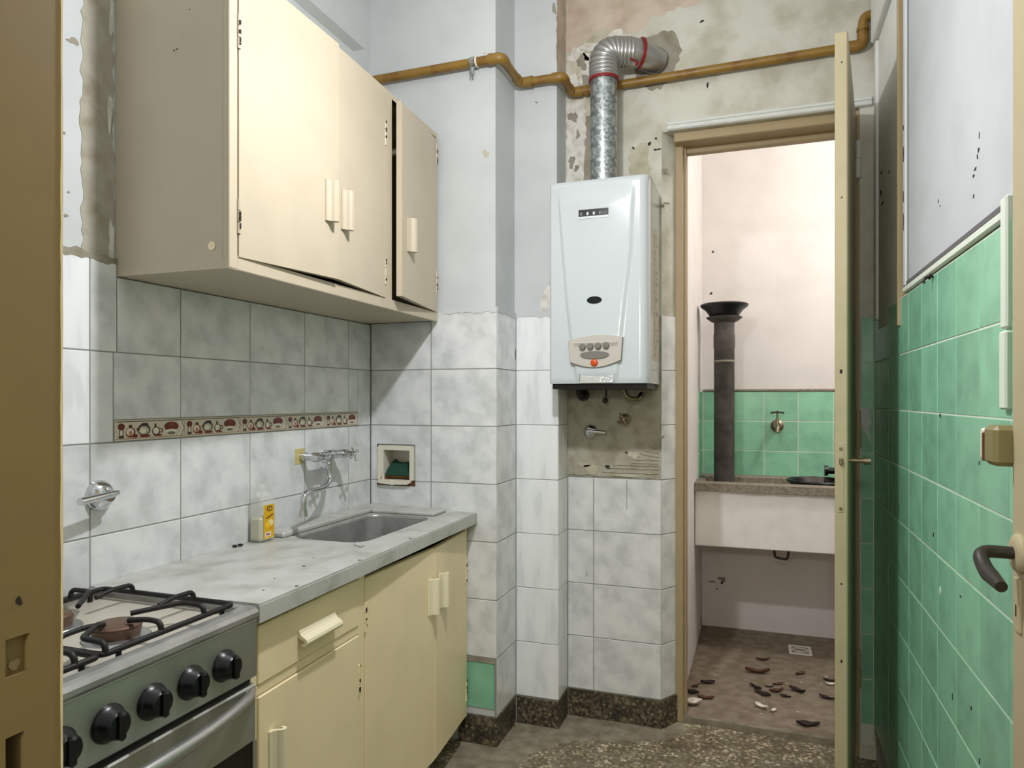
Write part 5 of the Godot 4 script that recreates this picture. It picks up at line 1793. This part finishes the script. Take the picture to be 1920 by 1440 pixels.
	tube(st, rounded([Vector3(-1.743, 1.464, 0.0), Vector3(-1.743, 1.464, 0.016), Vector3(-1.743, 1.450, 0.018)], 0.006, 4), 0.0025, 8)
	tube(st, [Vector3(-1.736, 1.467, 0.006), Vector3(-1.752, 1.462, 0.006)], 0.003, 8)
	obj("hook", st, M.black, t)

# ---------------------------------------------------------------- laundry
func build_laundry() -> void:
	var t := thing("laundry_sink", "old white plastered laundry sink with a rough concrete rim", "sink", w3(0.3, 0.5, 3.55))
	T = lying(0)
	var st := S()
	slab(st, -0.288, 1.0, 3.345, 3.40, 0.522, 0.778, 0.004)
	slab(st, -0.288, 1.0, 3.40, 3.786, 0.522, 0.60)
	obj("apron", st, M.apron, t)
	st = S()
	prism(st, ragged([Vector2(-0.2885, 3.325), Vector2(1.0, 3.325), Vector2(1.0, 3.42), Vector2(-0.2885, 3.42)], 0.003, 0.04), 0.778, 0.812)
	slab(st, -0.288, 1.0, 3.70, 3.778, 0.60, 0.812, 0.006)
	slab(st, -0.288, -0.25, 3.42, 3.70, 0.60, 0.811, 0.004)
	slab(st, 0.94, 1.0, 3.42, 3.70, 0.60, 0.811, 0.004)
	obj("rim", st, M.sink_concrete, t, "rough weathered concrete rim")
	st = S()
	slab(st, -0.25, 0.94, 3.40, 3.70, 0.60, 0.64)
	obj("basin_floor", st, M.sink_concrete, t)
	# tarred vent pipe standing in the basin
	t = thing("vent_pipe", "dark grey vent pipe with a black flanged cap in the laundry sink", "pipe", w3(-0.168, 0.64, 3.55))
	T = frame(w3(-0.168, 0.6405, 3.55), Vector3.RIGHT, Vector3(0, 0, -1))
	st = S()
	lathe(st, [Vector2(0.0, 0), Vector2(0.048, 0), Vector2(0.0478, 0.80), Vector2(0.0498, 0.803), Vector2(0.0498, 0.868), Vector2(0.0475, 0.87), Vector2(0.0475, 0.93), Vector2(0, 0.93)], 32)
	obj("pipe", st, M.vent_pipe, t)
	st = S()
	lathe(st, [Vector2(0.046, 0.925), Vector2(0.06, 0.930), Vector2(0.083, 0.947), Vector2(0.084, 0.951), Vector2(0.07, 0.955), Vector2(0.0, 0.957)], 32)
	obj("collar", st, M.vent_pipe, t)
	st = S()
	lathe(st, [Vector2(0.0, 0.953), Vector2(0.068, 0.955), Vector2(0.073, 0.965), Vector2(0.088, 0.985), Vector2(0.106, 0.998), Vector2(0.112, 1.005), Vector2(0.112, 1.012), Vector2(0.104, 1.016), Vector2(0.085, 1.010), Vector2(0.07, 1.0), Vector2(0, 0.998)], 36)
	obj("cap", st, M.plastic_black, t, "black flared cap")
	st = S()
	lathe(st, [Vector2(0.0485, 0.735), Vector2(0.0493, 0.737), Vector2(0.0493, 0.742), Vector2(0.0485, 0.744)], 32)
	obj("paint_ring", st, M.plaster_dark, t)
	# black bowl
	t = thing("black_bowl", "wide black plastic bowl lying in the laundry sink", "bowl", w3(0.245, 0.70, 3.545))
	T = frame(w3(0.245, 0.662, 3.56), Vector3.RIGHT, Vector3(0, 0, -1))
	T.basis = T.basis * Basis.from_scale(Vector3(0.925, 0.925, 0.95))
	st = S()
	lathe(st, [Vector2(0, 0), Vector2(0.085, 0.0), Vector2(0.10, 0.012), Vector2(0.128, 0.150), Vector2(0.142, 0.156), Vector2(0.146, 0.163), Vector2(0.142, 0.170), Vector2(0.134, 0.170), Vector2(0.126, 0.160), Vector2(0.098, 0.022), Vector2(0.084, 0.012), Vector2(0, 0.012)], 40)
	obj("bowl", st, M.plastic_black, t)
	# grey cloth in the bowl
	T = frame(w3(0.245, 0.668, 3.56), Vector3.RIGHT, Vector3(0, 0, -1))
	ORG = w3(0.26, 0.67, 3.60)
	st = S()
	var P := []
	for j in 9:
		var row := []
		for i in 11:
			var u := (i - 5) / 5.0
			var v := j / 8.0
			var wv := 0.006 * sin(4.0 * u + 3.0 * v)
			row.append(Vector3(-0.005 + u * (0.014 + 0.030 * v), 0.050 + 0.032 * v + wv * 0.6, 0.012 + 0.150 * v - 0.006 * u * u))
		P.append(row)
	surf(st, P, Vector3(0, -1, 0.4))
	var cloth := mat(Color(0.40, 0.38, 0.36), 0.8)
	cloth.cull_mode = BaseMaterial3D.CULL_DISABLED
	single("grey_rag", st, cloth, "stiff grey rag leaning up inside the black bowl", "rag", ORG)
	# bib tap on the green tiles
	t = thing("wall_tap", "old brass bib tap on the green laundry tiles", "tap", w3(0.076, 1.08, 3.78))
	T = frame(w3(0.076, 1.062, 3.7795), Vector3.RIGHT, Vector3.UP)
	st = S()
	lathe(st, [Vector2(0, 0), Vector2(0.031, 0), Vector2(0.031, 0.005), Vector2(0.022, 0.012), Vector2(0.014, 0.014), Vector2(0.014, 0.05), Vector2(0, 0.052)], 24)
	tube(st, rounded([Vector3(0, 0, 0.03), Vector3(0, 0.0, 0.078), Vector3(0, -0.03, 0.085)], 0.02, 5), 0.012, 12)
	obj("body", st, M.brass_dull, t)
	st = S()
	tube(st, [Vector3(0, 0.008, 0.05), Vector3(0, 0.04, 0.05)], [0.011, 0.007], 12)
	tube(st, [Vector3(0, 0.04, 0.05), Vector3(0, 0.066, 0.05)], 0.0045, 8)
	obj("stem", st, M.brass_dull, t)
	st = S()
	tube(st, [Vector3(-0.032, 0.066, 0.05), Vector3(-0.012, 0.069, 0.05), Vector3(0.012, 0.069, 0.05), Vector3(0.032, 0.066, 0.05)], [0.005, 0.004, 0.004, 0.005], 8)
	tube(st, [Vector3(0, 0.064, 0.05), Vector3(0, 0.077, 0.05)], [0.006, 0.004], 10)
	obj("handle", st, M.handle_iron, t)
	# black spout at the right of the sink
	t = thing("black_spout", "black plastic spout with a flanged end above the bowl", "pipe", w3(0.31, 0.85, 3.68))
	T = Transform3D()
	st = S()
	tube(st, rounded([w3(0.295, 0.856, 3.66), w3(0.62, 0.853, 3.66), w3(0.62, 0.853, 3.787)], 0.03, 5), 0.0155, 14)
	tube(st, [w3(0.285, 0.8562, 3.66), w3(0.300, 0.856, 3.66)], [0.026, 0.024], 18)
	tube(st, [w3(0.62, 0.853, 3.76), w3(0.62, 0.853, 3.779)], 0.03, 16)
	obj("spout", st, M.plastic_black, t)
	# iron loop under the sink
	t = thing("iron_bracket", "small rusty iron bracket loop under the laundry sink", "bracket", w3(0.08, 0.5, 3.45))
	st = S()
	tube(st, rounded([w3(0.055, 0.5215, 3.42), w3(0.060, 0.476, 3.42), w3(0.112, 0.470, 3.42), w3(0.120, 0.5215, 3.42)], 0.012, 4), 0.0055, 8)
	tube(st, [w3(0.04, 0.517, 3.42), w3(0.145, 0.517, 3.42)], 0.006, 8)
	obj("loop", st, M.handle_iron, t)
	# floor drain
	t = thing("floor_drain", "white framed floor drain with an oval grate in the laundry", "drain", w3(0.172, 0.02, 3.555))
	T = lying(0.0205)
	st = S()
	for e in [[0.122, 0.222, 3.495, 3.508], [0.122, 0.222, 3.600, 3.613], [0.122, 0.135, 3.508, 3.600], [0.209, 0.222, 3.508, 3.600]]:
		slab(st, e[0], e[1], e[2], e[3], -0.001, 0.004, 0.001)
	obj("frame", st, M.paper, t)
	st = S()
	slab(st, 0.135, 0.209, 3.508, 3.600, -0.001, 0.0015)
	obj("plate", st, M.floor_cement, t)
	T = frame(w3(0.172, 0.0215, 3.554), Vector3.RIGHT, Vector3(0, 0, -1))
	st = S()
	var ringp := []
	for k in 25:
		var a := TAU * k / 24
		ringp.append(Vector3(0.034 * cos(a), 0.026 * sin(a), 0.001))
	tube(st, ringp, 0.003, 6, false)
	for k in 4:
		tube(st, [Vector3(-0.018 + 0.012 * k, -0.018, 0.001), Vector3(-0.018 + 0.012 * k, 0.018, 0.001)], 0.002, 5)
	obj("grate", st, M.paper, t)

# ---------------------------------------------------------------- loose flakes and paper on the laundry floor
func flake(at: Vector3, len_: float, wid: float, curl: float, turn: float) -> SurfaceTool:
	T = Transform3D(Basis(Vector3.UP, turn), at)
	ORG = at
	var st := S()
	var P := []
	var ph := rng.randf() * TAU
	for j in 6:
		var row := []
		for i in 12:
			var u := i / 11.0 * 2.0 - 1.0
			var v := j / 5.0 * 2.0 - 1.0
			var w := wid * (1.0 - 0.75 * pow(absf(u), 1.6)) * (1.0 + 0.25 * sin(5.0 * u + ph))
			var h := 0.0012 + curl * (u * u * 0.6 + 0.7 * absf(v) * v * v) + 0.15 * curl * (1.0 + sin(4.0 * u + ph))
			row.append(Vector3(u * len_, h, v * w + 0.2 * wid * sin(3.0 * u + ph)))
		P.append(row)
	surf(st, P, Vector3.UP)
	var Q := []
	for row in P:
		var r2 := []
		for p in row:
			r2.append(p - Vector3(0, 0.0009, 0))
		Q.append(r2)
	surf(st, Q, Vector3.DOWN)
	return st

func build_debris() -> void:
	var y := 0.0206
	for f in [
		[-0.208, 3.015, 0.030, 0.4, 0, "V-shaped dark flake standing apart near the laundry's left wall"],
		[-0.265, 2.90, 0.032, -0.3, 0, "long dark flake against the foot of the laundry's left wall"],
		[-0.205, 2.86, 0.032, 0.1, 1, "reddish brown flake just behind the crumpled white scrap at the threshold"],
		[-0.02, 3.034, 0.030, -0.7, 0, "thin dark flake at the far left of the central flake cluster"],
		[0.005, 2.975, 0.036, -0.5, 0, "longest dark flake at the front left of the central cluster"],
		[0.058, 3.02, 0.03, 0.5, 1, "reddish brown flake in the middle of the central cluster"],
		[0.09, 2.985, 0.022, -0.4, 0, "short dark flake at the right front of the central cluster"],
		[0.138, 3.053, 0.034, -0.6, 0, "dark flake alone to the right of the central cluster"],
		[0.243, 3.021, 0.03, -0.5, 0, "rolled dark flake close to the open narrow door"],
		[0.16, 2.75, 0.040, 0.1, 0, "large dark flake right behind the threshold, nearest the kitchen"],
		[0.007, 3.367, 0.028, 0.2, 1, "brown flake farthest back, closest to the floor drain"],
		[-0.015, 3.20, 0.05, 0.1, 1, "widest brown flake behind the central cluster"],
		[0.157, 3.245, 0.024, 0.7, 1, "small brown flake in front of the floor drain"],
		[-0.252, 2.965, 0.022, 0.9, 1, "small brown flake between the two dark flakes by the left wall"],
		[0.27, 3.21, 0.026, -0.1, 0, "dark flake at the far right, half behind the open narrow door"],
		[0.066, 3.10, 0.024, 0.6, 1, "brown flake just behind the central cluster"],
		[0.03, 3.06, 0.018, 0.2, 0, "smallest dark flake inside the central cluster"]]:
		var st := flake(Vector3(f[0], y, -f[1]), f[2], f[2] * rng.randf_range(0.28, 0.48), f[2] * rng.randf_range(0.2, 0.36), f[3])
		single("curled_flake", st, M.leaf_dark if f[4] == 0 else M.leaf_brown, f[5], "flake", ORG, "curled flakes on the laundry floor")
	for p in [[-0.255, 2.79, 0.042, 0.2, "crumpled white paper scrap by the left of the threshold"], [0.002, 2.845, 0.026, -0.5, "white paper scrap in the middle of the laundry floor, longer of two"], [0.044, 2.828, 0.015, 1.1, "short upright white scrap beside the longer one on laundry floor"], [0.268, 3.165, 0.018, 0.1, "white scrap half hidden by the open narrow door"]]:
		var st := flake(Vector3(p[0], y, -p[1]), p[2], p[2] * 0.55, p[2] * 0.4, p[3])
		single("paper_scrap", st, M.paper, p[4], "paper scrap", ORG)
	for p in [[-0.185, 3.115, 0.004], [0.155, 3.15, 0.005], [0.235, 3.17, 0.004], [0.10, 3.12, 0.004], [-0.02, 3.0, 0.004], [0.26, 3.25, 0.007], [0.13, 2.85, 0.005], [0.0, 2.79, 0.004]]:
		var st := flake(Vector3(p[0], y, -p[1]), p[2], p[2] * 0.8, p[2] * 0.2, rng.randf() * 3.0)
		single("white_speck", st, M.paper, "tiny white speck of plaster on the laundry floor", "plaster speck", ORG, "white plaster specks on the laundry floor")
